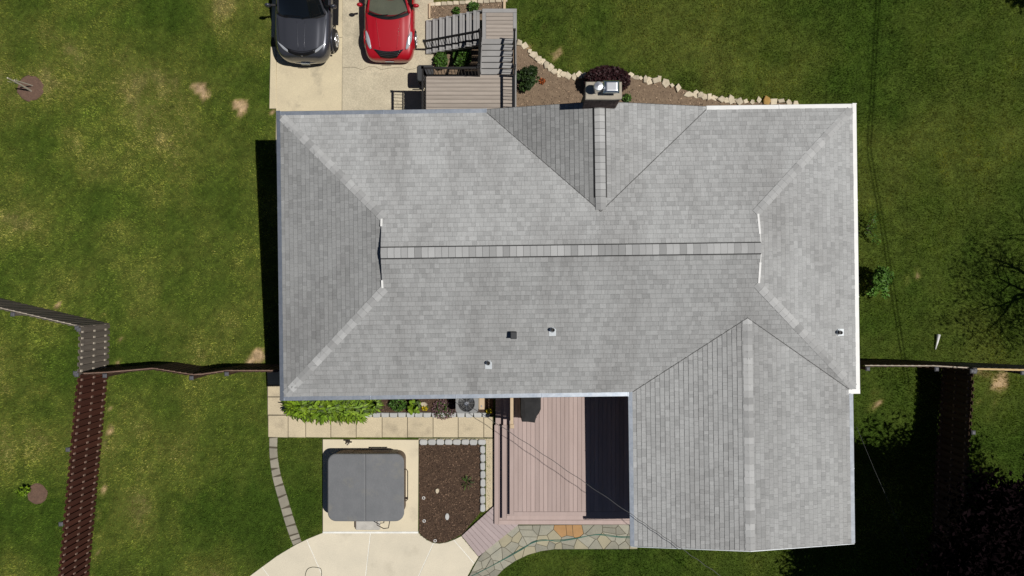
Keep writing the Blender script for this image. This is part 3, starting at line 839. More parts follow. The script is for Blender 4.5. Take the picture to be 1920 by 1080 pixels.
# white gablet boards
for sa in (-1, 1):
    for sb in (-1, 1):
        b = MB(); x = AG + OV + .012 if sa > 0 else -(AG + OV - .06)
        b.beam(W(x, sb * (BG + .03), ZG - .085), W(x, sb * .15, ZR - .085 - .15 * PM), .03, .12)
        if sa > 0 or True:
            b.beam(W(sa * (AG + OV), sb * (BG + .02), ZG + .016), W(sa * (AG + OV - .0), sb * (.42 if sa > 0 else .8), ZR - (.42 if sa > 0 else .8) * PM + .014), .06, .012)
        b.build('rake_board', 'white', roof)
    b = MB(); x = sa * (AG - .02)
    b.add([W(x, -BG, ZG - .05), W(x, BG, ZG - .05), W(x, 0, ZR - .03), W(x - sa * .05, -BG, ZG - .05), W(x - sa * .05, BG, ZG - .05), W(x - sa * .05, 0, ZR - .03)],
          [(0, 1, 2), (5, 4, 3), (0, 3, 4, 1), (1, 4, 5, 2), (2, 5, 3, 0)])
    b.build('gablet_wall', 'siding', roof)
# rake trims of the two gables
def rake(A, B, m='flash', w=.05):
    b = MB(); b.beam(A, B, w, .03); b.build('drip_edge', m, roof)
rake(W(AF - HF, HD + FO + .006, ZE - .01), W(AF, HD + FO + .006, ZF - .01), 'roofdeck', .02)
rake(W(AF + HF, HD + FO + .006, ZE - .01), W(AF, HD + FO + .006, ZF - .01), 'roofdeck', .02)
rake(W(g0a - .1, gb - .02, ZE - .012), W(gra, gb - .012, ZGR - .012), 'flash', .02)
rake(W(g1a + .1, gb - .02, ZE - .012), W(gra, gb - .012, ZGR - .012), 'flash', .02)
# valleys
def valley(A, B):
    b = MB(); b.beam(Vector(A) + Vector((0, 0, .014)), Vector(B) + Vector((0, 0, .014)), .022, .012); b.build('valley_seam', 'roofdeck', roof)
valley(W(AF - HF, HD, ZE), W(AF, bf, ZF)); valley(W(AF + HF, HD, ZE), W(AF, bf, ZF))
valley(W(g0a, -HD, ZE), W(gra, gap, ZGR)); valley(W(g1a, -HD, ZE), W(gra, gap, ZGR))

# gutters with metal guards
def gutter(a0, b0, a1, b1, ox, oy, m='galv', tilt=.02):
    b = MB(); prof = [(0.0, -.11), (0.0, .012), (.125, .012 - tilt), (.132, .004 - tilt), (.128, -.04), (.095, -.11)]
    n = len(prof); vs = []
    L = math.hypot(a1 - a0, b1 - b0); k = max(1, round(L / 3.0))
    for s in range(k):
        t0 = s / k + (.0 if s == 0 else .0006); t1 = (s + 1) / k
        for t in (t0, t1):
            pass
        e = [[W(a0 + (a1 - a0) * t + ox * p, b0 + (b1 - b0) * t + oy * p, ZE + h + (.0015 if s % 2 else 0)) for p, h in prof] for t in (t0, t1)]
        b.add(e[0] + e[1], [(i, (i + 1) % n, n + (i + 1) % n, n + i) for i in range(n)] + [tuple(range(n - 1, -1, -1)), tuple(range(n, 2 * n))])
        j = [W(a0 + (a1 - a0) * t1 + ox * p, b0 + (b1 - b0) * t1 + oy * p, ZE + h) for p, h in ((.0, .018), (.134, .018 - tilt))]
        b.beam(j[0], j[1], .03, .008)
    return b.build('gutter', m, house)
gutter(-HW, HD, AF - HF - .02, HD, 0, 1, tilt=.012)
gutter(AF + HF + .02, HD, HW, HD, 0, 1, 'white', tilt=.012)
gutter(-HW, -HD - .13, -HW, HD + .13, -1, 0)
gutter(HW, -HD - .13, HW, HD + .13, 1, 0, 'white')  # white paint stands in for sun glare on the metal guard
gutter(-HW, -HD, g0a - .13, -HD, 0, -1, tilt=.012)
gutter(g0a, gb, g0a, -HD - .001, -1, 0)
gutter(g1a, gb, g1a, -HD - .14, 1, 0, 'galv_dull')
b = MB(); b.beam(W(g1a - .02, -HD - .07, ZE + .0), W(HW + .12, -HD - .07, ZE + .0), .14, .03); b.build('gutter', 'white', house)

# soffit and walls
b = MB(); b.block([xy(W(-HW, -HD, 0)), xy(W(HW, -HD, 0)), xy(W(HW, HD, 0)), xy(W(-HW, HD, 0))], ZE - .13, ZE - .10, 0)
b.block([xy(W(AF - HF, HD - .02, 0)), xy(W(AF + HF, HD - .02, 0)), xy(W(AF + HF, HD + FO, 0)), xy(W(AF - HF, HD + FO, 0))], ZE - .128, ZE - .02, 0)
b.block([xy(W(g0a, gb, 0)), xy(W(g1a, gb, 0)), xy(W(g1a, -HD - .001, 0)), xy(W(g0a, -HD - .001, 0))], ZE - .13, ZE - .10, 0)
b.build('soffit', 'white', house)
b = MB(); i = .45
b.block([xy(W(-HW + i, -HD + i, 0)), xy(W(HW - i, -HD + i, 0)), xy(W(HW - i, HD - i, 0)), xy(W(-HW + i, HD - i, 0))], GLOW - .3, ZE - .12, 0)
b.block([xy(W(g0a + i, gb + .3, 0)), xy(W(g1a - i, gb + .3, 0)), xy(W(g1a - i, -HD + i + .1, 0)), xy(W(g0a + i, -HD + i + .1, 0))], -.3, ZE - .121, 0)
b.build('wall', 'siding', house)
b = MB()
b.add([W(g0a + .1, gb + .05, ZE - .1), W(g1a - .1, gb + .05, ZE - .1), W(gra, gb + .05, ZGR - .04), W(g0a + .1, gb + .15, ZE - .1), W(g1a - .1, gb + .15, ZE - .1), W(gra, gb + .15, ZGR - .04)],
      [(0, 1, 2), (5, 4, 3), (0, 3, 4, 1), (1, 4, 5, 2), (2, 5, 3, 0)])
b.add([W(AF - HF + .1, HD + FO - .02, ZE - .04), W(AF + HF - .1, HD + FO - .02, ZE - .04), W(AF, HD + FO - .02, ZF - .04), W(AF - HF + .1, HD - .08, ZE - .04), W(AF + HF - .1, HD - .08, ZE - .04), W(AF, HD - .08, ZF - .04)],
      [(0, 1, 2), (5, 4, 3), (0, 3, 4, 1), (1, 4, 5, 2), (2, 5, 3, 0)])
b.build('gable_wall', 'siding', house)
EXCL.append([xy(W(-HW + .5, -HD, 0)), xy(W(HW - .5, -HD, 0)), xy(W(HW - .5, HD - .3, 0)), xy(W(-HW + .5, HD - .3, 0))])
EXCL.append([xy(W(g0a, gb + .4, 0)), xy(W(g1a - .4, gb + .4, 0)), xy(W(g1a - .4, -HD, 0)), xy(W(g0a, -HD, 0))])

# chimney: brick courses, mortar crown, round flue and square metal cap
ZC = 4.85
c0 = P(1097.5, 153, ZC); c1 = P(1166.5, 186.5, ZC)
cx0, cx1, cy1, cy0 = c0.x, c1.x, c0.y, c1.y
b = MB(); b.block([(cx0 + .06, cy0 + .06), (cx1 - .06, cy0 + .06), (cx1 - .06, cy1 - .06), (cx0 + .06, cy1 - .06)], GLOW - .1, ZC - .09, 0)
chim = b.build('chimney', 'grout', house)
bw, bh = .205, .068
for row in range(14):
    z = ZC - .10 - (row + 1) * .078
    off = (row % 2) * .11
    for face in range(3):            # south, west, east faces
        if face == 0:
            x = cx0 + .03 - off
            while x < cx1 - .03:
                xa, xb = max(x, cx0 + .03), min(x + bw, cx1 - .03)
                if xb - xa > .03:
                    b = MB(); b.box(((xa + xb) / 2, cy0 + .055, z + bh / 2), (xb - xa, .06, bh)); b.build('brick', 'chim', chim)
                x += bw + .012
        elif row < 8:
            y = cy0 + .10 - off
            while y < cy1 - .05:
                ya, yb = max(y, cy0 + .10), min(y + bw, cy1 - .05)
                if yb - ya > .03:
                    b = MB(); b.box((cx0 + .055 if face == 1 else cx1 - .055, (ya + yb) / 2, z + bh / 2), (.06, yb - ya, bh)); b.build('brick', 'chim', chim)
                y += bw + .012
b = MB(); b.block([(cx0, cy0 + .005), (cx1 - .3, cy0), (cx1 - .02, cy0 + .01), (cx1, cy0 + .06), (cx1 - .01, cy1), (cx0 + .01, cy1)], ZC - .10, ZC, .02)
b.build('chimney_crown', 'chimcap', chim)
p = P(1122.3, 161, ZC + .42); b = MB()
b.lathe((p.x, p.y, ZC - .02), [(.115, 0), (.115, .30), (.125, .30), (.135, .33), (.135, .42), (.12, .445), (.0, .455)], 24)
b.build('flue_pipe', 'steel', chim, smooth=False)
p0 = P(1131.5, 150, ZC + .32); p1 = P(1162, 174, ZC + .32)
b = MB(); mx, my = (p0.x + p1.x) / 2, (p0.y + p1.y) / 2
hx, hy = (p1.x - p0.x) / 2, (p0.y - p1.y) / 2
for sx in (-1, 1):
    for sy in (-1, 1):
        b.box((mx + sx * (hx - .1), my + sy * (hy - .08), ZC + .13), (.03, .03, .28))
b.box((mx, my, ZC + .1), (hx * 1.4, hy * 1.4, .22))
def cap_fn(u, v):
    x = (u - .5) * 2; y = (v - .5) * 2
    r = max(abs(x), abs(y))
    return (mx + x * hx, my + y * hy, ZC + .27 + .07 * min(1, (1 - r) / .28) ** .7 if r < 1 else ZC + .265)
b.patch(cap_fn, 16, 14); b.build('flue_cap', 'steel', chim, smooth=True)

# roof vents
def roof_z(px, py, base):            # height of the south or east slope under a point
    z = ZE + .5
    for _ in range(20):
        a, b_ = Lc(px, py, z); z = base(a, b_)
    return P(px, py, z)
south = lambda a, b_: ZE + PM * (HD + b_)
east = lambda a, b_: ZE + PM * (HW - a)
def pipe_vent(px, py, base, dxf, dyf, h, lab):
    p = roof_z(px, py, base)
    b = MB(); b.lathe((p.x, p.y, p.z - .03), [(.055, 0), (.055, h), (.042, h), (.042, h - .04), (.0, h - .04)], 16)
    v = b.build('vent_pipe', 'black', house)
    b = MB(); q = Vector((p.x + dxf, p.y + dyf, p.z - PM * (abs(dxf) + abs(dyf)) + .012))
    sx = .15; n = Vector((PM if dxf else 0, -PM if dyf else 0, 1)).normalized()
    def fl(u, w):
        x = (u - .5) * 2 * .105; y = (w - .5) * 2 * .105
        return (q.x + x, q.y + y, q.z + .014 - (x * n.x + y * n.y) / n.z)
    b.patch(fl, 1, 1)
    b.lathe((p.x, p.y, p.z - .02), [(.10, 0), (.085, .06), (.062, .10), (.056, .10)], 16)
    b.build('flashing', 'flash', v)
pipe_vent(916, 680, south, 0, -.09, .22, '')
pipe_vent(1036, 618, south, 0, -.09, .26, '')
pipe_vent(1572, 623, east, .07, 0, .22, '')
p = roof_z(963, 627, south)
b = MB(); b.box((p.x, p.y, p.z + .10), (.17, .19, .26)); v = b.build('exhaust_vent', 'black', house)
b = MB(); b.block([(p.x - .095, p.y - .12), (p.x + .095, p.y - .12), (p.x + .095, p.y + .09), (p.x - .095, p.y + .09)], p.z + .23, p.z + .27, .02); b.build('hood', 'plastic_grey', v)
# windows and doors under the eaves
def opening(name, a, b_, nx_, ny_, w, z0, z1):
    t_ = Vector((-ny_, nx_, 0))
    c = W(a, b_, 0); tx = Vector((t_.x * cr_ - t_.y * sr_, t_.x * sr_ + t_.y * cr_, 0)); nn = Vector((nx_ * cr_ - ny_ * sr_, nx_ * sr_ + ny_ * cr_, 0))
    b = MB()
    for s in (-1, 1):
        p = c + tx * s * w / 2; b.beam((p.x, p.y, z0), (p.x, p.y, z1), .09, .09)
    for z in (z0, z1):
        p = c - tx * (w / 2 - .046); q = c + tx * (w / 2 - .046); b.beam((p.x, p.y, z), (q.x, q.y, z), .09, .09)
    o = b.build(name, 'white', house)
    b = MB(); p = c - tx * (w / 2 - .046) + nn * .01; q = c + tx * (w / 2 - .046) + nn * .01
    b.beam((p.x, p.y, (z0 + z1) / 2), (q.x, q.y, (z0 + z1) / 2), .02, z1 - z0 - .092); b.build('pane', 'glass_dark', o)
yw, xw_ = HD - .45, HW - .45
for a in (-6.6, -4.2): opening('window', a, -yw, 0, -1, 1.3, .9, 2.1)
opening('door', .9, -yw, 0, -1, 1.8, .60, 2.5)
opening('window', -xw_, -1.5, -1, 0, 1.2, .9, 2.1); opening('window', -xw_, 2.0, -1, 0, 1.2, .9, 2.1)
opening('door', -1.6, yw, 0, 1, 1.0, .28, 2.4); opening('window', 4.5, yw, 0, 1, 1.6, .7, 2.0); opening('window', -6.0, yw, 0, 1, 1.6, .7, 2.0)
opening('window', xw_, 1.5, 1, 0, 1.2, .9, 2.1)

# ------------------------------------------------------------------ front stairs and deck
ZP, ZL = .25, -.80
fd = thing('front_deck', 'raised grey and tan deck with two flights of stairs and black railings', 'deck', (-1.4, 7.3, GLOW))
def board(poly, z1, m, th=.035, name='board', parent=None, ch=.006):
    b = MB(); b.block(poly, z1 - th, z1, ch); return b.build(name, m, parent or fd)
def rct(x0, y0, x1, y1): return [(x0, y0), (x1, y0), (x1, y1), (x0, y1)]
X0, X1 = -3.0, .15
Yp = 7.345
n = 15; y = Yp
bwid = .1395
while y > 5.2:                                     # platform boards
    board(rct(X0 + .02, y - bwid + .010, X1 - .15, y), ZP, 'fdeck'); y -= bwid
board(rct(X1 - .145, 5.2, X1, Yp + .02), ZP, 'fgrey', name='border_board')
for i in range(6):                                 # upper flight, treads of two boards
    z = ZL + (ZP - ZL) * (i + 1) / 7; ya = 8.9 - (8.9 - Yp) * i / 6; yb = 8.9 - (8.9 - Yp) * (i + 1) / 6
    board(rct(-1.08, yb + .068, .04, ya - .004), z, 'fgrey', name='tread')
    b = MB(); b.box((-.52, yb + .03, z - .02), (1.1, .05, .03)); b.build('riser', 'black', fd)
for x in (-1.09, .10):                             # stringers
    b = MB(); b.beam((x, 8.92, ZL - .12), (x, Yp, ZP - .12), .05, .28); b.build('stringer', 'fgrey', fd)
b = MB(); b.beam((.11, 8.95, ZL + .02), (.11, Yp, ZP - .01), .09, .05); b.build('side_board', 'fgrey', fd)
ly0, ly1, lx0, lx1 = 8.9, 10.03, -1.07, .17
board(rct(lx0, ly1 - .14, lx1, ly1), ZL, 'fgrey', name='border_board')
board(rct(lx0, ly0, lx0 + .13, ly1 - .145), ZL, 'fgrey', name='border_board')
board(rct(lx1 - .13, ly0, lx1, ly1 - .145), ZL, 'fgrey', name='border_board')
y = ly1 - .145
while y > ly0 + .05:
    board(rct(lx0 + .135, max(y - bwid + .010, ly0), lx1 - .135, y), ZL, 'fdeck'); y -= bwid
for i in range(8):                                 # lower flight
    z = GLOW + (ZL - GLOW) * (i + 1) / 9; xa = -3.216 + .259 * i
    board(rct(xa + .002, 8.76, xa + .115, 10.02), z, 'fgrey', name='tread')
    board(rct(xa + .121, 8.76, xa + .236, 10.02), z, 'fgrey', name='tread')
    b = MB(); b.box((xa + .03, 9.39, z - .085), (.02, 1.24, .10)); b.build('riser', 'black', fd)
for y in (8.80, 9.98):
    b = MB(); b.beam((-3.1, y, GLOW + .02), (lx0, y, ZL - .15), .05, .24); b.build('stringer', 'fgrey', fd)
for x, y, z in [(X0 + .1, Yp - .1, ZP), (X0 + .1, 5.6, ZP), (-1.1, Yp - .1, ZP), (X1 - .1, Yp - .1, ZP), (X1 - .1, 5.6, ZP), (lx0 + .08, ly1 - .1, ZL), (lx1 - .08, ly1 - .1, ZL), (lx1 - .08, ly0 + .1, ZL), (lx0 + .08, ly0 + .1, ZL)]:
    b = MB(); b.box((x, y, (GLOW + z - .04) / 2 - .02), (.12, .12, z - .04 - GLOW + .04)); b.build('post', 'fgrey', fd)
b = MB(); b.box(((X0 + X1) / 2, Yp - .03, ZP - .14), (X1 - X0 - .04, .04, .2)); b.box((X0 + .04, 6.2, ZP - .14), (.04, 2.2, .2)); b.box((X1 - .03, 6.2, ZP - .14), (.04, 2.2, .2)); b.build('rim_joist', 'fgrey', fd)
b = MB(); b.block(rct(X0 + .06, 5.2, X1 - .06, Yp - .06), ZP - .09, ZP - .04, 0); b.build('sun_block_sheet', 'black', fd)  # added solid sheet, keeps sun from slipping through the board gaps
b = MB(); b.block(rct(lx0 + .04, ly0 + .04, lx1 - .04, ly1 - .04), ZL - .09, ZL - .04, 0); b.build('sun_block_sheet', 'black', fd)  # same added sun-blocking sheet below the landing
def railing(A, B, h=.95, step=.115):
    A = Vector(A); B = Vector(B); up = Vector((0, 0, 1)); L = (B - A).length
    b = MB(); b.beam(A + up * h, B + up * h, .055, .04); b.beam(A + up * (h - .09), B + up * (h - .09), .035, .03); b.beam(A + up * .10, B + up * .10, .04, .035); b.build('handrail', 'darkmetal', fd)
    n = int(L / step)
    for i in range(1, n):
        p = A + (B - A) * (i / n)
        b = MB(); b.box((p.x, p.y, p.z + h / 2 + .05), (.018, .018, h - .1)); b.build('baluster', 'darkmetal', fd)
    for p in (A, B):
        b = MB(); b.box((p.x, p.y, p.z + h / 2 + .02), (.065, .065, h + .04)); b.block(rct(p.x - .045, p.y - .045, p.x + .045, p.y + .045), p.z + h + .04, p.z + h + .07, .015); b.build('rail_post', 'darkmetal', fd)
railing((X0 + .03, 5.3, ZP), (X0 + .03, Yp - .03, ZP))
railing((X0 + .03, Yp - .03, ZP), (-1.13, Yp - .03, ZP))
railing((-1.11, Yp + .05, ZP + .02), (-1.11, 8.92, ZL + .02))
railing((.08, 5.3, ZP), (.08, Yp - .05, ZP))
railing((.085, Yp + .02, ZP + .02), (.085, 8.92, ZL + .02))
railing((-1.14, 8.94, ZL - .10), (-3.19, 8.94, GLOW + .06))

# ------------------------------------------------------------------ rear deck
rd = thing('rear_deck', 'pinkish brown composite deck with two wrapped steps in the rear corner', 'deck', (1.5, -6, 0))
def dk(px, py, z): return P(px, py, z)
xw = P(1195, 900, .57).x
tiers = [(.19, 927, 983.5), (.38, 941.5, 974.5), (.57, 955.5, 967.5)]
yn = -3.2
for k, (z, pxl, pyb) in enumerate(tiers):
    xl = P(pxl, 900, z).x; yb = P(960, pyb, z).y
    dep = .30
    b = MB(); b.box(((xl + xw) / 2 + .02, (yb + yn) / 2 + .02, z - .11), (xw - xl - .04, yn - yb - .04, .16)); b.build('riser_frame', 'rdeck', rd)
    yt = P(960, 797, z).y if k < 2 else yn
    if k < 2:                                       # step treads of two boards
        for q, (o0, o1) in enumerate(((0, .145), (.151, .32))):
            board(rct(xl + o0, yb + o0, xl + o1, yt), z, 'rdeck', .028, 'tread', rd, .004)
            board(rct(xl + o1 + .005, yb + o0, xw, yb + o1), z, 'rdeck', .028, 'tread', rd, .004)
    else:
        board(rct(xl, yb, xl + .14, yn), z, 'rdeck', .028, 'border_board', rd, .004)
        board(rct(xl + .145, yb, xw, yb + .14), z, 'rdeck', .028, 'border_board', rd, .004)
        x = xl + .146
        while x < xw:
            board(rct(x, yb + .146, x + .1385, yn), z, 'rdeck', .028, 'board', rd, .005); x += .1445
EXCL.append(gpoly([(920, 690), (1200, 690), (1200, 990), (920, 990)]))
ra = thing('deck_step', 'low diagonal mauve plank step joining the patio and the rear deck', 'deck step', G(905, 1000))
q0, q1, q2, q3 = (P(*p, .10) for p in ((865.5, 1005), (927, 948), (972, 984), (897, 1044)))
nb = 11
for i in range(nb):
    t0, t1 = i / nb + .004, (i + 1) / nb - .004
    a = q0.lerp(q1, t0); c = q0.lerp(q1, t1); d = q3.lerp(q2, t1); e = q3.lerp(q2, t0)
    poly = [xy(a), xy(e), xy(d), xy(c)]
    poly = clip(ccw(poly), 1, 0, P(926, 0, .10).x - .003) if False else poly
    board(poly, .10, 'rramp', .03, 'board', ra, .004)
b = MB(); b.block(inset(ccw([xy(q0), xy(q1), xy(q2), xy(q3)]), .03), -.02, .07, 0); b.build('frame', 'rramp', ra)
EXCL.append([xy(q0), xy(q1), xy(q2), xy(q3)])

# privacy screen on the deck
ps = thing('privacy_screen', 'narrow tan timber screen wall standing on the deck beside the grill', 'screen', P(960, 780, .57))
zs = 1.86; sx = P(959.7, 780, zs).x; ys0 = P(960, 799, zs).y; ys1 = -3.5
b = MB(); b.beam((sx, ys0, zs), (sx, ys1, zs), .10, .05); b.build('top_rail', 'tanwood', ps)
b = MB(); b.beam((sx, ys0, zs - .26), (sx, ys1, zs - .26), .05, .06); b.build('rail', 'tanwood', ps)
b = MB(); b.beam((sx, ys0, .67), (sx, ys1, .67), .05, .06); b.build('rail', 'tanwood', ps)
k = 0; y = ys0 + .06
while y < ys1:
    b = MB(); b.box((sx + .01, y + .065, (.59 + zs - .27) / 2), (.02, .132, zs - .27 - .59)); b.build('slat', 'tanwood', ps); y += .134
y = ys0 + .1
while y < ys1:
    b = MB(); b.box((sx, y, zs - .12), (.03, .03, .26)); b.build('spindle', 'tanwood', ps); y += .1
b = MB(); b.box((sx, ys0, (zs + .57) / 2 - .01), (.10, .10, zs - .59)); b.block(rct(sx - .07, ys0 - .07, sx + .07, ys0 + .07), zs + .028, zs + .06, .02); b.build('post', 'tanwood', ps)

# covered grill
gr = thing('covered_grill', 'barbecue grill under a black fabric cover on the rear deck', 'grill', P(992, 775, .57))
gx0, gx1 = P(975, 0, 1.35).x, P(1014, 0, 1.35).x; gy0, gy1 = P(0, 792, 1.35).y, -3.55
def ring(k, z, rg):
    base = [(gx0, gy1), (gx0 - .0, gy0 + .28), (gx0 + .03, gy0 + .18), (gx0 + .05, gy0 + .01), (gx0 + .3, gy0), (gx0 + .49, gy0 - .01), (gx0 + .55, gy0 + .18), (gx0 + .63, gy0 + .32), (gx1, gy0 + .44), (gx1 + .0, gy1)]
    c = ((gx0 + gx1) / 2, (gy0 + gy1) / 2)
    return [(c[0] + (x - c[0]) * k + rg.uniform(-.012, .012), c[1] + (y - c[1]) * k + rg.uniform(-.012, .012), z) for x, y in base]
b = MB(); rg = random.Random(3); rings = [ring(.97, .58, rg), ring(.95, .8, rg), ring(.97, 1.05, rg), ring(1.0, 1.3, rg), ring(.93, 1.39, rg), ring(.55, 1.44, rg)]
vs = sum(rings, []); n = 10
b.add(vs, [(j * n + i, j * n + (i + 1) % n, (j + 1) * n + (i + 1) % n, (j + 1) * n + i) for j in range(5) for i in range(n)] + [tuple(range(5 * n, 6 * n)), tuple(range(n - 1, -1, -1))])
b.build('cover', 'fabric', gr)
b = MB(); b.beam((gx0 + .02, gy0 + .2, 1.325), (gx0 + .56, gy0 + .17, 1.325), .025, .02); b.build('seam', 'fabric', gr)
for x, y in ((gx0 + .1, gy0 + .35), (gx1 - .1, gy0 + .5)):
    b = MB(); b.lathe((x - .02, y, .62), [(.0, 0), (.05, 0), (.05, .04), (.0, .04)], 12, 'X'); b.build('wheel', 'rubber', gr)

# ------------------------------------------------------------------ hot tub
ZT = .95
t0 = P(614, 851.5, ZT); t1 = P(757, 978, ZT)
tb = thing('hot_tub', 'square hot tub under a folding grey vinyl cover', 'hot tub', P(685, 910, .075))
b = MB(); b.block(rrect(t0.x + .05, t1.y + .05, t1.x - .05, t0.y - .05, .26), .075, ZT - .12, .01); b.build('cabinet', 'tubcab', tb)
for x0, x1 in ((t0.x + .35, t0.x + .75), (t0.x + 1.2, t0.x + 1.6), (t0.x + 2.0, t0.x + 2.25)):
    b = MB(); b.box(((x0 + x1) / 2, t0.y - .045, .42), (x1 - x0, .02, .62)); b.build('side_panel', 'tubcorner' if x0 > t0.x + 1.9 else 'tubcab', tb)
b = MB(); b.block(rrect(t0.x + .01, t1.y + .01, t1.x - .01, t0.y - .01, .27), ZT - .19, ZT - .11, .01); b.build('shell_rim', 'tubcorner', tb)
mid = P(684.5, 900, ZT).x
full = ccw(rrect(t0.x, t1.y, t1.x, t0.y, .28, 8))
for s in (1, -1):
    half = clip(full, s, 0, s * mid - .006); half = ccw(half); ins = inset(half, .03)
    n = len(half)
    zc = lambda x: ZT - .03 + .03 * (1 - abs(x - mid) / 1.4)
    vs = [(x, y, ZT - .105) for x, y in half] + [(x, y, zc(x) - .02) for x, y in half] + [(x, y, zc(x)) for x, y in ins]
    b = MB(); b.add(vs, [tuple(range(2 * n, 3 * n)), tuple(range(n - 1, -1, -1))] + [(k * n + i, k * n + (i + 1) % n, (k + 1) * n + (i + 1) % n, (k + 1) * n + i) for k in (0, 1) for i in range(n)])
    b.build('cover_panel', 'tubcover', tb)
b = MB(); b.beam((mid, t1.y + .02, ZT - .018), (mid, t0.y - .02, ZT - .018), .010, .02); b.build('cover_seam', 'seam', tb)
e0 = P(757, 880, .75); e1 = P(757, 939, .75); xo = P(764.5, 0, .75).x
b = MB(); b.tube([(t1.x - .04, e0.y, .75), (xo - .05, e0.y + .01, .76), (xo, e0.y - .06, .77), (xo, e1.y + .06, .77), (xo - .05, e1.y, .76), (t1.x - .04, e1.y + .04, .75)], .016, 8); b.build('lifter_handle', 'bronze', tb)
b = MB(); b.box((xo - .06, e1.y + .09, .75), (.12, .07, .05)); b.build('lifter_bracket', 'bronze', tb)
e0 = P(707, 979, .6); e1 = P(731, 979, .6); yo = P(0, 991, .6).y
b = MB(); b.tube([(e0.x, e0.y + .05, .6), (e0.x + .0, yo + .12, .6), (e0.x + .22, yo, .6), (e1.x - .05, yo + .02, .6), (e1.x, e1.y + .05, .62)], .016, 8); b.build('lifter_handle', 'bronze', tb)
b = MB(); a0 = P(700, 838.5, .55); a1 = P(735, 838.5, .55); b.beam((a0.x, t0.y + .03, .6), (a1.x, t0.y + .03, .6), .04, .03); b.build('lifter_bar', 'bronze', tb)
st = thing('spa_step', 'pale grey plastic step at the lower side of the hot tub', 'step', P(688, 985, .075))
s0 = P(667, 975, .22); s1 = P(712, 994, .22)
b = MB(); b.block(rct(s0.x, s1.y, s1.x, t1.y + .045), .075, .22, .02); b.build('step_top', 'greystep', st)
b = MB(); b.block(rct(s0.x - .03, s1.y + .05, s0.x - .002, s0.y), .075, .20, .01); b.build('side_panel', 'tubcab', st)
tp = thing('garden_tap', 'small metal garden tap on the pad above the hot tub', 'tap', P(655, 832, .08))
q = P(654, 830, .3)
b = MB(); b.tube([P(655, 832, .08), (q.x, q.y, .3)], .03, 8); b.tube([(q.x, q.y, .3), (q.x - .07, q.y - .09, .26)], .022, 8); b.build('spout', 'steel', tp)
b = MB(); b.beam((q.x - .11, q.y + .04, .33), (q.x + .11, q.y + .03, .33), .05, .03); b.build('handle', 'bronze', tp)

# ------------------------------------------------------------------ air conditioner and meter box
ZA = .80
ac = thing('air_conditioner', 'square grey air conditioner unit with a round fan beside the rear wall', 'air conditioner', P(876, 760, .02))
a0 = P(855, 741, ZA); a1 = P(896, 773.5, ZA); acx, acy = P(874.5, 756.5, ZA).x, P(0, 756.5, ZA).y
b = MB(); b.block(rrect(a0.x, a1.y, a1.x, a0.y, .06), .03, ZA - .13, .01); b.build('cabinet', 'acgrey', ac)
R = .285
top = rrect(a0.x - .01, a1.y - .01, a1.x + .01, a0.y + .01, .07, 8)
N = 32; circ = [(acx + R * math.cos(6.28318 * k / N), acy + R * math.sin(6.28318 * k / N)) for k in range(N)]
b = MB()                              # lid with a round opening
def rayhit(a):
    d = (math.cos(a), math.sin(a)); best = 9
    for i in range(len(top)):
        x0, y0 = top[i][0] - acx, top[i][1] - acy; x1, y1 = top[(i + 1) % len(top)][0] - acx, top[(i + 1) % len(top)][1] - acy
        den = d[0] * (y1 - y0) - d[1] * (x1 - x0)
        if abs(den) < 1e-9: continue
        t = (x0 * (y1 - y0) - y0 * (x1 - x0)) / den; s = (x0 * d[1] - y0 * d[0]) / den
        if t > 0 and -1e-6 <= s <= 1.000001: best = min(best, t)
    return (acx + d[0] * best, acy + d[1] * best)
outr = [rayhit(6.28318 * k / N) for k in range(N)]
vs = [(*p, ZA) for p in outr] + [(*p, ZA) for p in circ] + [(*p, ZA - .10) for p in circ] + [(*p, ZA - .14) for p in outr]
b.add(vs, [(i, (i + 1) % N, N + (i + 1) % N, N + i) for i in range(N)] + [(N + i, N + (i + 1) % N, 2 * N + (i + 1) % N, 2 * N + i) for i in range(N)] + [(3 * N + i, 3 * N + (i + 1) % N, (i + 1) % N, i) for i in range(N)])
b.build('lid', 'acgrey', ac)
b = MB(); b.lathe((acx, acy, ZA - .11), [(.0, 0), (R - .002, 0), (R - .002, .02), (0, .02)], N); b.build('fan_well', 'black', ac)
b = MB(); b.lathe((acx, acy, ZA - .09), [(.085, 0), (.085, .05), (.05, .07), (0, .07)], 16)
fan = b.build('fan_motor', 'steel', ac)
for k in range(3):
    a = 6.283 * k / 3 + .5
    def bl(u, v, a=a):
        r = .08 + u * (R - .1); t = a + (v - .5) * .7
        return (acx + r * math.cos(t), acy + r * math.sin(t), ZA - .075 + (v - .5) * .05)
    b = MB(); b.patch(bl, 4, 5); b.build('fan_blade', 'bladesteel', fan)
b = MB()
for rr in (.07, .12, .17, .22, .27):
    pts = [(acx + rr * math.cos(6.28318 * k / 24), acy + rr * math.sin(6.28318 * k / 24), ZA + .005) for k in range(25)]
    b.tube(pts, .003, 4, False)
for k in range(8):
    a = 6.283 * k / 8; b.tube([(acx + .05 * math.cos(a), acy + .05 * math.sin(a), ZA + .002), (acx + R * math.cos(a), acy + R * math.sin(a), ZA + .002)], .003, 4)
b.build('fan_guard', 'acgrey', ac)
mbx = thing('utility_box', 'narrow tan utility box right of the air conditioner', 'utility box', P(903, 757, .02))
m0 = P(898, 742, .6); m1 = P(908, 768, .6)
b = MB(); b.block(rct(m0.x, m1.y, m1.x, m0.y), .02, .6, .015); b.build('cabinet', 'tanwood', mbx)
b = MB(); b.block(rct(m0.x - .045, m1.y + .02, m0.x - .003, m0.y), .1, .58, .01); b.build('door', 'chimcap', mbx)
b = MB(); b.box(((m0.x + m1.x) / 2, m1.y + .12, .61), (.04, .05, .02)); b.build('latch', 'steel', mbx)

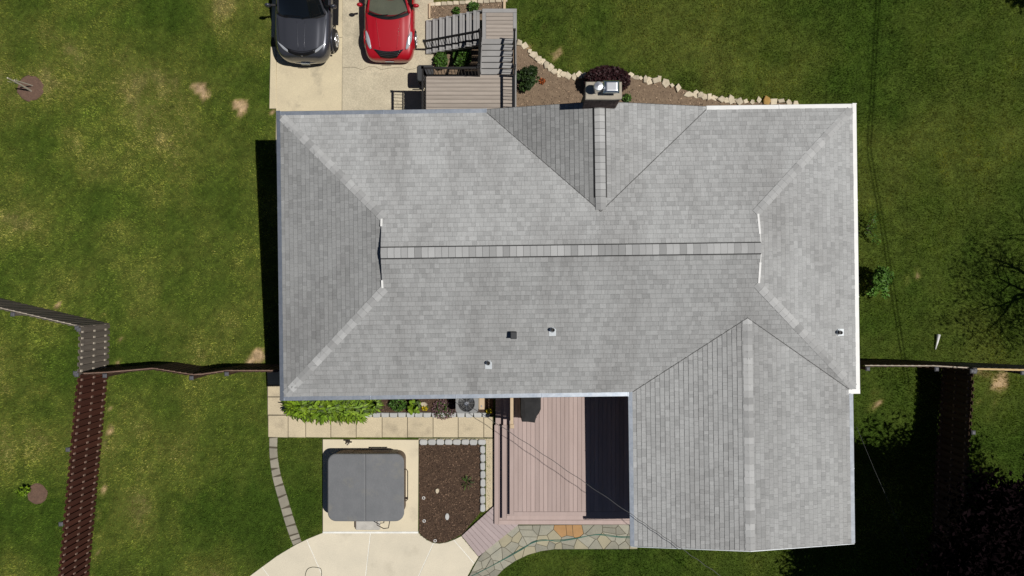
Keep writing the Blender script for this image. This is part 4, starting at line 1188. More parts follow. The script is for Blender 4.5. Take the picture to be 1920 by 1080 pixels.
# ------------------------------------------------------------------ wheelie bin
bn = thing('wheelie_bin', 'dark grey wheeled refuse bin against the raised front deck', 'bin', P(800, 140, GLOW))
zb = GLOW + 1.08; k0 = P(781.5, 121.5, zb); k1 = P(812, 152, zb)
bx, by = (k0.x + k1.x) / 2, (k0.y + k1.y) / 2; hx, hy = (k1.x - k0.x) / 2, (k0.y - k1.y) / 2
b = MB(); lo = [(bx - hx * .78, by - hy * .78), (bx + hx * .78, by - hy * .78), (bx + hx * .78, by + hy * .78), (bx - hx * .78, by + hy * .78)]
hi = rct(bx - hx * .96, by - hy * .96, bx + hx * .96, by + hy * .96)
b.add([(*p, GLOW + .05) for p in lo] + [(*p, zb - .07) for p in hi], [(3, 2, 1, 0), (4, 5, 6, 7)] + [(i, (i + 1) % 4, 4 + (i + 1) % 4, 4 + i) for i in range(4)]); b.build('body', 'plastic_grey', bn)
b = MB(); b.block(rrect(bx - hx, by - hy, bx + hx, by + hy, .10), zb - .07, zb, .03); b.build('lid', 'plastic_grey', bn)
b = MB(); b.tube([(bx - hx * .5, by - hy - .04, zb - .12), (bx + hx * .5, by - hy - .04, zb - .12)], .02, 8); b.build('handle', 'black', bn)
for s in (-1, 1):
    b = MB(); b.lathe((bx + s * hx * .75 - .03, by - hy * .75, GLOW + .12), [(.0, 0), (.12, 0), (.12, .06), (.0, .06)], 16, 'X'); b.build('wheel', 'rubber', bn)

# ------------------------------------------------------------------ fences
def picket_mesh(m, h, w=.14, t=.018):
    b = MB(); c = .03
    prof = [(-w / 2, 0), (w / 2, 0), (w / 2, h - c), (w / 2 - c, h), (-w / 2 + c, h), (-w / 2, h - c)]
    n = 6
    b.add([(x, -t / 2, z) for x, z in prof] + [(x, t / 2, z) for x, z in prof], [tuple(range(n)), tuple(range(2 * n - 1, n - 1, -1))] + [((i + 1) % n, i, n + i, n + (i + 1) % n) for i in range(n)])
    me = b.mesh('picket'); me.materials.append(MT[m]); return me
def fence(label, pts, h, m, pitch=.222, rail='fence_rail', postm=None, side=1, solid=False, toprail=None, posts=None, caps_=True):
    g = [G(*p) for p in pts]
    f = thing('fence', label, 'fence', g[0])
    pm = picket_mesh(m, h); mats = m
    for vi, (A, B) in enumerate(zip(g[:-1], g[1:])):
        d = (B - A); L = Vector((d.x, d.y)).length; ang = math.atan2(d.y, d.x); nn = Vector((-d.y, d.x, 0)).normalized() * side
        n = max(1, round(L / pitch))
        for i in range(n):
            for q, off in ((0, .030), (1, -.030)):
                if solid and q: 
                    continue
                t = (i + (.25 if q == 0 else .75)) / n
                p = A + d * t + nn * (off if not solid else .03)
                if solid: p = A + d * ((i + .5) / n) + nn * .03
                o = place('picket', pm, f, (p.x, p.y, float(gz(p.y)) + .03 + random.uniform(-.008, .008)), ang)
        for hz in (.22, h * .52, h - .14):
            b = MB(); b.beam(A + Vector((0, 0, hz)), B + Vector((0, 0, hz)), .036, .085); b.build('rail', rail, f)
        if toprail:
            b = MB(); b.beam(A + Vector((0, 0, h + .05)), B + Vector((0, 0, h + .05)), .055, .035); b.build('top_rail', toprail, f)
        k = max(1, round(L / 2.4))
        for i in range(k + 1):
            if i == 0 and A is not g[0]: continue
            if posts is not None and not (i == k and vi + 1 in posts): continue
            p = A + d * (i / k) - nn * .09
            z = float(gz(p.y))
            b = MB(); b.box((p.x, p.y, z + h / 2), (.10, .10, h + .1)); po = b.build('post', postm or m, f)
            if caps_:
                b = MB(); b.block(rct(p.x - .07, p.y - .07, p.x + .07, p.y + .07), z + h + .05, z + h + .09, .03); b.build('post_cap', 'postcap', po)
    return f
FH = 1.77
fence('weathered grey board fence running diagonally to the left edge', [(205, 608), (-25, 555)], FH, 'fence_grey', side=-1)
fence('short weathered grey fence length joining the diagonal and the stained fence', [(205, 609), (203, 688)], FH, 'fence_grey', side=1)
fence('long red brown stained board fence along the left yard', [(205, 692), (166, 1082), (150, 1200)], FH, 'fence_red', side=1, postm='fence_grey', rail='fence_rail_dim')
fence('dark wavering board fence between the long stained fence and the house', [(208, 690), (250, 688), (332, 681), (402, 692), (418, 691), (462, 685), (505, 685), (560, 685)], FH, 'fence_dark', side=1, postm='fence_dark', rail='fence_rail_dim', pitch=.20, posts=(1, 3, 5))
fence('dark board fence between the house and the right yard fence', [(1580, 676), (1700, 676.5), (1762, 680)], FH, 'fence_dark', side=1)
fence('dark board fence in tree shadow running down the right yard', [(1763, 683), (1752, 900), (1740, 1180)], FH, 'fence_dark', side=-1, rail='fence_rail_dim')
fence('grey board fence with a fresh yellow top rail at the right edge', [(1766, 681), (1850, 683), (1990, 690)], FH, 'fence_grey', side=1, toprail='newwood')

# ------------------------------------------------------------------ vehicles (local frame: nose at y=0, tail at +y)
def loft(sts, caps_=True):
    b = MB(); rings = []
    for s, w, zb, ze, zt in sts:
        h = ze - zb; c = zt - ze
        half = [(0, zb), (w * .80, zb), (w * .965, zb + h * .14), (w, zb + h * .42), (w * .992, zb + h * .66), (w * .965, zb + h * .88), (w * .90, ze + c * .12), (w * .80, ze + c * .45),
                (w * .62, ze + c * .62), (w * .56, ze + c * .84), (w * .30, ze + c * .97), (0, zt)]
        ring = [(x, s, z) for x, z in half] + [(-x, s, z) for x, z in half[-2:0:-1]]
        rings.append(ring)
    n = len(rings[0]); vs = sum(rings, [])
    fs = [(j * n + i, (j + 1) * n + i, (j + 1) * n + (i + 1) % n, j * n + (i + 1) % n) for j in range(len(rings) - 1) for i in range(n)]
    fs += [tuple(range(n)), tuple(range(len(vs) - 1, len(vs) - n - 1, -1))]
    b.add(vs, fs); return b
def subs(o, lv=2):
    m = o.modifiers.new('subsurf', 'SUBSURF'); m.levels = lv; m.render_levels = lv; return o
def wheel(root, x, y, r, wd, spokes=5):
    s = 1 if x > 0 else -1
    b = MB(); prof = [(r * .62, -wd / 2), (r * .93, -wd / 2), (r, -wd * .32), (r, wd * .32), (r * .93, wd / 2), (r * .62, wd / 2)]
    b.lathe((x, y, r), prof, 28, 'X'); t = b.build('wheel', 'rubber', root, smooth=False, local=True)
    b = MB(); ox = x + s * wd / 2
    b.lathe((ox - .03 if s > 0 else ox + .0, y, r), [(.0, 0), (r * .64, 0), (r * .64, .03), (.0, .03)], 28, 'X'); b.build('rim_disc', 'carblack', t, local=True)
    b = MB()
    b.tube([(ox + s * .004, y + r * .62 * math.cos(6.2832 * k / 24), r + r * .62 * math.sin(6.2832 * k / 24)) for k in range(25)], .018, 6, False)
    for k in range(spokes):
        a = 6.283 * k / spokes + .3
        for da in (-.16, .16):
            b.beam((ox + s * .008, y + .05 * math.cos(a), r + .05 * math.sin(a)), (ox + s * .004, y + r * .62 * math.cos(a + da), r + r * .62 * math.sin(a + da)), .035, .02)
    b.lathe((ox - .0 if s > 0 else ox - .02, y, r), [(0, 0), (.07, 0), (.06, .02), (0, .02)], 12, 'X')
    b.build('rim', 'rim', t, local=True)
def bar(mb, pts, r, flat=1.0):
    mb.tube(pts, r, 8)
def wrap(name, fn, nu, nv, m, root, body, off=.008, th=.012):
    b = MB(); b.patch(lambda u, v: (*fn(u, v), 2.2), nu, nv); o = b.build(name, m, root, smooth=True, local=True)
    sw = o.modifiers.new('wrap', 'SHRINKWRAP'); sw.target = body; sw.wrap_method = 'PROJECT'; sw.use_project_z = True
    sw.use_negative_direction = True; sw.use_positive_direction = False; sw.offset = off
    if th:
        sd_ = o.modifiers.new('thick', 'SOLIDIFY'); sd_.thickness = th; sd_.offset = 0
    return o
def vehicle(kind, loc, rz, label, cat):
    root = thing(kind, label, cat, loc, rz=rz)
    root['is_root'] = 1
    truck = kind == 'pickup_truck'
    paint = 'grey_paint' if truck else 'red_paint'
    if truck:
        sts = [(.0, .46, .42, .62, .66), (.03, .66, .36, .78, .83), (.10, .80, .34, .92, .985), (.22, .90, .34, 1.00, 1.08), (.45, .985, .34, 1.05, 1.15), (.9, 1.03, .36, 1.07, 1.19), (1.35, 1.03, .36, 1.09, 1.215),
               (1.55, 1.03, .36, 1.10, 1.16), (2.5, 1.02, .36, 1.10, 1.14), (3.75, 1.02, .36, 1.10, 1.14)]
        wy0, wy1, wz0, wz1, wb, wt, roofy = 1.38, 2.15, 1.19, 1.86, .84, .66, 3.55
        L = 5.9
    else:
        sts = [(.0, .50, .24, .42, .46), (.035, .70, .20, .54, .58), (.10, .79, .18, .62, .67), (.22, .86, .17, .68, .745), (.42, .90, .17, .725, .80), (.8, .918, .17, .78, .865), (1.2, .92, .17, .83, .925), (1.5, .92, .17, .87, .955),
               (1.7, .92, .17, .90, .94), (2.6, .92, .17, .93, .96), (3.6, .915, .17, .95, .99), (4.2, .90, .18, .96, 1.02), (4.55, .86, .22, .92, .98), (4.68, .74, .34, .80, .84)]
        wy0, wy1, wz0, wz1, wb, wt, roofy = 1.42, 2.35, .945, 1.37, .75, .56, 3.3
        L = 4.68
    body = subs(loft(sts).build('body', paint, root, smooth=True, local=True))
    if truck:                                    # cargo box
        b = MB()
        for s in (-1, 1): b.box((s * .95, 4.8, .80), (.14, 2.1, .72))
        b.box((0, 5.84, .82), (1.9, .08, .74)); b.box((0, 4.8, .55), (1.8, 2.1, .1)); b.box((0, 3.78, .82), (1.9, .06, .7)); b.build('cargo_bed', paint, root, local=True)
    # glazing and cabin
    def ws(u, v, off=0.0):
        x = (u - .5) * 2; w_ = wb + (wt - wb) * v
        y = wy0 + (wy1 - wy0) * v + (.20 - .06 * v) * x * x
        return (x * w_, y, wz0 + (wz1 - wz0) * v + .035 * math.sin(math.pi * v) - .04 * x * x + off)
    b = MB(); b.patch(lambda u, v: ws(.02 + .96 * u, v, .012), 12, 8); b.build('windscreen', 'glass_dark' if truck else 'glass_clear', root, smooth=True, local=True)
    for s in (0, 1):
        b = MB(); b.tube([ws(s, k / 8) for k in range(9)], [.05] + [.04] * 7 + [.05], 8); b.build('windscreen_pillar', paint, root, smooth=True, local=True)
    zr = wz1 + .03
    def rf(u, v):
        x = (u - .5) * 2; y = wy1 + .02 + (roofy - wy1) * v + .14 * x * x * (1 - v)
        return (x * wt * 1.04, y, zr + .045 * math.sin(math.pi * min(1, .15 + v * .8)) - .05 * x * x)
    b = MB(); b.patch(rf, 10, 8); o = b.build('roof_panel', paint, root, smooth=True, local=True)
    md = o.modifiers.new('thick', 'SOLIDIFY'); md.thickness = .05; md.offset = -1
    belt = sts[7][3]; ytail = roofy + (.25 if truck else .85)
    for s in (-1, 1):
        def sd(u, v, s=s):
            ya = wy0 + .25 + (ytail - wy0 - .25) * u; yb = wy1 + .15 + (roofy - wy1 - .15) * u
            return (s * (wb + .10 + (wt + .03 - wb - .10) * v), ya + (yb - ya) * v, belt + .01 + (zr - .06 - belt) * v)
        b = MB(); b.patch(sd, 6, 4); b.build('side_window', 'glass_dark', root, smooth=True, local=True)
    def rw(u, v):
        x = (u - .5) * 2; return (x * (wb + .1 + (wt - wb - .08) * v), ytail + (roofy - ytail) * v, belt + .02 + (zr - .03 - belt) * v)
    b = MB(); b.patch(rw, 8, 4); b.build('rear_window', 'glass_dark', root, smooth=True, local=True)
    # interior
    dm = 'carblack' if truck else 'cream'
    b = MB(); zi = wz0 - .03
    def dash(u, v):
        x = (u - .5) * 2; return (x * wb * .95, wy0 + .10 + v * .55 + .18 * x * x, zi + .03 + .05 * math.sin(math.pi * v) + .04 * math.exp(-((x + .42) / .2) ** 2) * v)
    b.patch(dash, 14, 6); b.build('dashboard', dm, root, smooth=True, local=True)
    b = MB(); b.tube([(.38 + .17 * math.cos(6.283 * k / 20), wy0 + .86 + .05 * math.sin(6.283 * k / 20), zi + .06 + .16 * math.sin(6.283 * k / 20)) for k in range(21)], .016, 6, False); b.build('steering_wheel', 'carblack', root, local=True)
    for s in (-1, 1):
        b = MB(); b.ball((s * .38, wy0 + 1.45, zi - .05), (.25, .12, .38)); b.box((s * .38, wy0 + 1.15, zi - .38), (.5, .55, .14)); b.build('seat', 'carblack', root, local=True)
    b = MB(); b.box((0, wy0 + 1.0, zi - .5), (wb * 1.9, 1.6, .06)); b.build('cabin_floor', 'carblack', root, local=True)
    # cowl, wipers
    b = MB()
    def cow(u, v):
        x = (u - .5) * 2; return (x * wb * 1.0, wy0 - .065 + .12 * v + .20 * x * x, wz0 - .008 + .012 * v - .03 * x * x + (.006 if truck else .012))
    b.patch(cow, 12, 2); b.build('cowl', 'carblack', root, smooth=True, local=True)
    for s0, s1 in ((.52, .93), (.12, .50)):
        b = MB(); p0 = ws(s0, .0, .03); b.tube([(p0[0], p0[1] - .02, p0[2] + .01), ws((s0 + s1) / 2, .05, .035), ws(s1, .10 if not truck else .06, .03)], .011, 6); b.build('wiper', 'carblack', root, local=True)
    # mirrors
    for s in (-1, 1):
        mx, my, mz = s * (1.17 if truck else 1.02), wy0 + .42, wz0 + .12
        b = MB(); b.ball((mx, my, mz), ((.12 if truck else .11), .075, .13 if truck else .08)); o = b.build('mirror', paint, root, smooth=True, local=True)
        b = MB(); b.beam((s * .86, my + .06, wz0 - .03), (mx, my + .02, mz - .04), .07, .05); b.build('mirror_arm', 'carblack', o, local=True)
    # front end
    if truck:
        for s in (-1, 1):
            wrap('headlight', lambda u, v, s=s: (s * (.47 + .40 * u), .22 + .16 * u + .20 * u * u + (.035 + .07 * math.sin(math.pi * min(1, u + .1))) * (v - .2)), 10, 3, 'lamp', root, body)
            wrap('hood_seam', lambda u, v, s=s: (s * (.74 + .13 * u ** .7 + .014 * v), .44 + .98 * u), 14, 1, 'carblack', root, body, .004, .006)
            wrap('hood_crease', lambda u, v, s=s: (s * (.10 + .04 * u + .012 * v), .30 + 1.0 * u), 12, 1, 'grey_paint', root, body, .010, .012)
        wrap('grille', lambda u, v: ((u - .5) * .98, .105 + .12 * (2 * u - 1) ** 2 + .10 * v), 12, 4, 'carblack', root, body, .01)
        wrap('hood_gap', lambda u, v: ((u - .5) * 1.48, .235 + .21 * (2 * u - 1) ** 2 + .015 * v), 16, 1, 'carblack', root, body, .008, .006)
        b = MB(); b.patch(lambda u, v: ((u - .5) * 1.75, -.035 + .05 * (2 * u - 1) ** 2 + .30 * (2 * u - 1) ** 4 + .03 * v, .50 + .06 * v), 14, 1); o = b.build('bumper_trim', 'chrome', root, smooth=True, local=True)
        md = o.modifiers.new('thick', 'SOLIDIFY'); md.thickness = .02
        b = MB(); b.ball((0, .13, .985), (.06, .03, .03)); b.build('emblem', 'chrome', root, smooth=True, local=True)
        b = MB(); b.box((0, -.05, .50), (.32, .02, .15)); b.build('number_plate', 'plate', root, local=True)
        for s in (-1, 1):
            b = MB(); b.beam((s * 1.07, 1.45, .42), (s * 1.07, 3.7, .42), .16, .06); b.build('running_board', 'carblack', root, local=True)
        for x in (-.93, .93):
            for y in (.90, 4.6): wheel(root, x * 1.02, y, .40, .30, 6)
        for s in (-1, 1):
            for y in (.90, 4.6):
                b = MB(); b.tube([(s * 1.01, y + .46 * math.cos(math.pi * k / 14), .40 + .46 * math.sin(math.pi * k / 14)) for k in range(15)], .035, 6); b.build('wheel_arch', paint, root, smooth=True, local=True)
    else:
        for s in (-1, 1):
            wrap('headlight', lambda u, v, s=s: (s * (.645 + .185 * u ** .75 + (.02 + .055 * math.sin(math.pi * min(1, u * .95 + .03))) * (.5 - v) * 2), .36 + .62 * u + .03 * (v - .5)), 12, 3, 'lamp', root, body)
            wrap('hood_seam', lambda u, v, s=s: (s * (.60 + .21 * u ** .8 + .012 * v), .33 + 1.15 * u), 14, 1, 'carblack', root, body, .004, .006)
            wrap('hood_crease', lambda u, v, s=s: (s * (.30 + .14 * u + .012 * v), .34 + 1.1 * u), 12, 1, 'red_paint', root, body, .010, .012)
        wrap('grille', lambda u, v: ((u - .5) * (.60 + .48 * v), .055 + .03 * (2 * u - 1) ** 2 + (.20 + .05 * (2 * u - 1) ** 2) * v), 12, 5, 'carblack', root, body, .012)
        for k in range(3):
            wrap('grille_bar', lambda u, v, k=k: ((u - .5) * (.58 + .46 * (k + 1) / 4), .06 + .03 * (2 * u - 1) ** 2 + (.20 + .05 * (2 * u - 1) ** 2) * (k + 1) / 4 + .008 * v), 12, 1, 'bladesteel', root, body, .022, .006)
        wrap('grille_trim', lambda u, v: ((u - .5) * 1.08, .252 + .085 * (2 * u - 1) ** 2 + .018 * v), 12, 1, 'chrome', root, body, .014)
        b = MB(); b.ball((0, .125, .655), (.085, .03, .022)); b.build('emblem', 'chrome', root, smooth=True, local=True)
        b = MB(); b.box((0, -.02, .42), (.31, .02, .13)); b.build('number_plate', 'plate', root, local=True)
        for s in (-1, 1):
            b = MB(); b.patch(lambda u, v, s=s: (s * (.45 + .34 * u), .02 + .16 * u * u + .02 * v, .36 + .10 * v), 5, 2); o = b.build('lower_intake', 'carblack', root, smooth=True, local=True)
            md = o.modifiers.new('thick', 'SOLIDIFY'); md.thickness = .03; md.offset = 0
        for x in (-.82, .82):
            for y in (.86, 3.65): wheel(root, x * 1.015, y, .335, .225, 5)
        for s in (-1, 1):
            for y in (.86, 3.65):
                b = MB(); b.tube([(s * .90, y + .37 * math.cos(math.pi * k / 14), .335 + .37 * math.sin(math.pi * k / 14)) for k in range(15)], .03, 6); b.build('wheel_arch', paint, root, smooth=True, local=True)
    return root
f1 = P(731, 115.5, GLOW + .45)
vehicle('red_sedan', (f1.x, f1.y, GLOW + .035), math.radians(-1.0), 'glossy red sedan with cream dashboard parked nose to the house', 'car')
f2 = P(573, 118, GLOW + .55)
vehicle('pickup_truck', (f2.x, f2.y, GLOW + .035), math.radians(-1.2), 'dark graphite pickup truck parked left of the red car', 'truck')

# ------------------------------------------------------------------ plants
def leafcloud(mb, c, r, n, size, rg, shell=.35, tones=(.5, .7, .9, 1.1, 1.4), upbias=.5, zmin=None, clumps=0):
    cl = []
    for _ in range(clumps):
        a = rg.uniform(0, 6.283); t = rg.uniform(.25, .95); ph = rg.uniform(-.3, 1.2)
        cl.append((math.cos(a) * t * math.cos(ph), math.sin(a) * t * math.cos(ph), math.sin(ph) * t, rg.uniform(.22, .42), rg.choice(tones)))
    for _ in range(n):
        if cl:
            k = rg.choice(cl)
            while True:
                d = (rg.uniform(-1, 1), rg.uniform(-1, 1), rg.uniform(-1, 1))
                if d[0] ** 2 + d[1] ** 2 + d[2] ** 2 < 1: break
            p = (c[0] + r[0] * (k[0] + d[0] * k[3]), c[1] + r[1] * (k[1] + d[1] * k[3]), c[2] + r[2] * (k[2] + d[2] * k[3]))
            mb.tone = k[4] * rg.uniform(.75, 1.25)
        else:
            while True:
                d = (rg.uniform(-1, 1), rg.uniform(-1, 1), rg.uniform(-1, 1)); q = d[0] ** 2 + d[1] ** 2 + d[2] ** 2
                if shell < q < 1: break
            p = (c[0] + r[0] * d[0], c[1] + r[1] * d[1], c[2] + r[2] * d[2])
            mb.tone = rg.choice(tones)
        if zmin is not None and p[2] < zmin: continue
        nrm = Vector((rg.gauss(0, 1), rg.gauss(0, 1), rg.gauss(0, 1) + upbias * 2)).normalized()
        u = nrm.orthogonal().normalized(); a = rg.uniform(0, 6.283)
        u = (u * math.cos(a) + nrm.cross(u) * math.sin(a)); w = nrm.cross(u)
        s = size * rg.uniform(.6, 1.4); P_ = Vector(p)
        mb.add([P_ - u * s, P_ - w * s * .5, P_ + u * s, P_ + w * s * .5], [(0, 1, 2, 3)])
def bush(name, label, cat, px, py, z, r, n, size, m, group=None, shell=.3, seed=0, clumps=0, extra=None, tones=(.5, .7, .9, 1.1, 1.4)):
    rg = random.Random(seed); g = P(px, py, z + r[2] * .8); g.z = z
    t = thing(name, label, cat, g, group)
    b = MB(); leafcloud(b, (g.x, g.y, z + r[2]), r, n, size, rg, shell, tones=tones, zmin=z, clumps=clumps); b.build('foliage', m, t)
    b = MB()
    for k in range(5):
        a = 6.283 * k / 5; b.tube([(g.x, g.y, z - .03), (g.x + r[0] * .5 * math.cos(a), g.y + r[1] * .5 * math.sin(a), z + r[2] * 1.2)], [.02, .008], 5)
    b.build('stem', 'bark', t)
    if extra:
        b = MB(); leafcloud(b, (g.x, g.y, z + r[2] * 1.5), (r[0] * .9, r[1] * .9, r[2] * .6), extra[1], extra[2], rg, .0); b.build('flower', extra[0], t)
    return t
def rosette(name, label, px, py, z, rad, h, n, m, seed=0, wid=.05, cat='plant', sub=None):
    rg = random.Random(seed); g = P(px, py, z + h * .6); g.z = z
    t = thing(name, label, cat, g); b = MB()
    for k in range(n):
        a = rg.uniform(0, 6.283); L = rad * rg.uniform(.55, 1.05); hh = h * rg.uniform(.6, 1.15); w = wid * rg.uniform(.7, 1.3)
        d = Vector((math.cos(a), math.sin(a), 0)); s = Vector((-d.y, d.x, 0)) * w; base = Vector((g.x, g.y, z)) + d * rg.uniform(0, rad * .35)
        b.tone = rg.choice([.3, .5, .7, .9, 1.1, 1.35])
        p1 = base + d * L * .45 + Vector((0, 0, hh)); p2 = base + d * L * .8 + Vector((0, 0, hh * .95)); p3 = base + d * L + Vector((0, 0, hh * .72))
        b.add([base - s * .2, base + s * .2, p1 + s, p1 - s, p2 + s * .9, p2 - s * .9, p3], [(0, 1, 2, 3), (3, 2, 4, 5), (5, 4, 6)])
    b.build('leaves', m, t)
    b = MB(); b.tube([(g.x, g.y, z - .04), (g.x, g.y, z + h * .5)], [.03, .01], 6); b.build('crown', 'leaf_green', t)
    return t
# lime lilies along the wall, one clump after another
lil = [(556, 760, 'outermost lime lily clump at the left house corner'), (571, 764, 'lime lily clump second from the left house corner'), (588, 766, 'lime lily clump third from the left house corner'),
       (606, 768, 'lime lily clump fourth from the left house corner'), (622, 764, 'lime lily clump fifth from the left house corner'), (640, 766, 'lime lily clump sixth from the left house corner'),
       (657, 765, 'lime lily clump seventh from the left house corner'), (671, 766, 'lime lily clump eighth from the left house corner')]
for i, (a, c, lab) in enumerate(lil):
    t = rosette('lily_clump', lab, a, c, .02, .46, .55, 190, 'leaf_lime', 40 + i, .026)
    t['group'] = 'lime lilies under the rear eave'
t = rosette('lily_clump', 'small lime lily clump standing alone right of the long lily row', 698, 757, .02, .34, .5, 100, 'leaf_lime', 60, .026)
t['group'] = 'lime lilies under the rear eave'
bush('green_perennial', 'low dark green perennial in the middle of the flower bed', 'plant', 746, 757, .02, (.32, .26, .14), 420, .05, 'leaf_green', seed=3)
rosette('broadleaf_plant', 'lime broad leaf plant left of the pale rock', 777, 762, .02, .24, .3, 26, 'leaf_lime', 5, .06)
bush('yellow_flowers', 'yellow flower clump below the pale rock in the bed', 'flowers', 797, 765, .02, (.12, .10, .09), 90, .03, 'leaf_green', seed=4, extra=('yellow', 70, .03))
bush('yellow_flowers', 'yellow flower clump at the right end of the flower bed', 'flowers', 917, 771, .02, (.12, .11, .09), 90, .03, 'leaf_green', seed=6, extra=('yellow', 80, .03))
bush('mauve_heather', 'spreading mauve heather left of the air conditioner', 'plant', 832, 768, .02, (.42, .36, .10), 900, .03, 'leaf_heather', seed=7, extra=('leaf_green', 160, .03))
b = MB(); g = G(794.5, 757); rock(b, (g.x, g.y, .02), (.13, .085), .13, random.Random(2), 8); tag(b.build('pale_rock', 'limestone'), 'single pale rock in the narrow flower bed', 'rock')
# mulch bed things
rosette('grass_tuft', 'spiky green grass tuft in the dark mulch bed', 875, 906, .025, .26, .18, 22, 'leaf_green', 8, .009)
b = MB(); g = G(820, 919); rock(b, (g.x, g.y, .02), (.075, .10), .09, random.Random(8), 7); tag(b.build('tan_rock', 'limestone'), 'small tan rock in the dark mulch bed', 'rock')
b = MB(); g = G(838.5, 968); b.lathe((g.x, g.y, .02), [(.0, 0), (.10, 0), (.10, .03), (.085, .05), (0, .052)], 20); b.v = [(g.x + (x - g.x) * .72, g.y + (y - g.y) * 1.2, z) for x, y, z in b.v]
tag(b.build('stepping_disc', 'edging'), 'pale lilac oval disc lying in the dark mulch bed', 'disc')
for a, c, lab in ((794.5, 933, 'tiny white ring near the upper left of the mulch bed'), (795.5, 976, 'tiny white ring near the lower left of the mulch bed'), (816, 1013, 'tiny white ring at the bottom of the mulch bed')):
    g = G(a, c); b = MB(); b.tube([(g.x + .045 * math.cos(6.283 * k / 14), g.y + .045 * math.sin(6.283 * k / 14), .045) for k in range(15)], .012, 6, False)
    tag(b.build('pipe_ring', 'pvc'), lab, 'ring', 'white rings in the mulch bed')
# front plants
bush('round_shrub', 'rounded dark green shrub right of the front stairs', 'shrub', 988, 146, GLOW + .04, (.46, .46, .36), 2600, .05, 'leaf_dark', seed=9, clumps=26)
bush('orange_plant', 'tiny orange red plant by the rounded shrub', 'plant', 1017, 152, GLOW + .04, (.12, .12, .08), 120, .035, 'orange', seed=10)
bush('maroon_barberry', 'wide maroon barberry bush behind the chimney', 'shrub', 1138, 152, GLOW + .04, (.86, .52, .55), 7500, .05, 'leaf_barberry', seed=11, shell=.15)
bush('green_tuft', 'small green tuft at the right foot of the chimney', 'plant', 1176, 184, GLOW + .04, (.16, .16, .1), 160, .05, 'leaf_green', seed=12)
bush('stair_plant', 'leafy green plant left in the bed enclosed by the stairs', 'plant', 827, 113, GLOW + .03, (.26, .34, .2), 420, .06, 'leaf_green', seed=13)
bush('stair_plant', 'leafy green plant right in the bed enclosed by the stairs', 'plant', 866, 108, GLOW + .03, (.36, .40, .22), 620, .06, 'leaf_green', seed=14)
bush('upper_plant', 'grey green plant in the soil bed beyond the stairs, near the landing', 'plant', 888, 13, GLOW + .04, (.22, .2, .15), 240, .05, 'leaf_green', seed=15)
bush('upper_plant', 'smaller grey green plant in the soil bed beyond the stairs', 'plant', 856, 20, GLOW + .04, (.15, .14, .10), 120, .05, 'leaf_green', seed=16)
z_ = float(gz(G(1640, 530).y))
bush('side_shrub', 'green leafy shrub at the right house wall', 'shrub', 1641, 530, z_, (.45, .68, .45), 1000, .06, 'leaf_green', seed=17, clumps=20, tones=(.8, 1.1, 1.4, 1.7))
bush('side_shrub', 'thin twiggy shrub above the leafy one at the right wall', 'shrub', 1633, 428, float(gz(G(1633, 428).y)), (.35, .7, .35), 150, .045, 'leaf_green', seed=18, clumps=14, tones=(.7, .9, 1.2))

# sapling and mulch rings in the left lawn
def mulch_ring(px, py, r, label):
    g = G(px, py); b = MB(); poly = [(g.x + r * random.uniform(.93, 1.07) * math.cos(6.283 * k / 22), g.y + r * random.uniform(.93, 1.07) * math.sin(6.283 * k / 22)) for k in range(22)]
    EXCL.append(poly); b.block(poly, g.z - .05, g.z + .035, .03); o = b.build('mulch_ring', MT['ringmulch']); tag(o, label, kind='structure'); return g
MT['ringmulch'] = mat('brown_ring_mulch', (.15, .092, .066), (.11, .068, .05), 6, 1, .6, 30, fine=.25, fscale=40)
g = mulch_ring(57, 166, .49, 'round brown mulch ring round the bare sapling')
t = thing('sapling', 'bare pale sapling with its stake in a mulch ring at the left edge', 'tree', (g.x, g.y, g.z))
b0 = G(59, 171); topz = g.z + 1.55; tp_ = P(14, 146, topz)
b = MB(); b.tube([(b0.x, b0.y, g.z), ((b0.x + tp_.x) / 2 + .03, (b0.y + tp_.y) / 2, (g.z + topz) / 2), tp_], [.04, .034, .026], 6); b.build('trunk', 'palebark', t)
b = MB(); s0 = G(62, 161); b.tube([(s0.x, s0.y, g.z), P(27, 150, g.z + 1.15)], [.022, .02], 6); b.build('stake', 'palebark', t)
b = MB(); q = P(32, 157, g.z + .9); b.tube([q, q + Vector((-.18, .02, .25))], [.01, .004], 5); b.tube([q, q + Vector((.12, .14, .2))], [.01, .004], 5); b.build('branch', 'palebark', t)
g = mulch_ring(70, 926, .36, 'round brown mulch ring round the lime seedling')
bush('lime_seedling', 'small lime green seedling beside the lower left mulch ring', 'plant', 46, 920, .03, (.18, .16, .3), 170, .055, 'leaf_lime', seed=20)

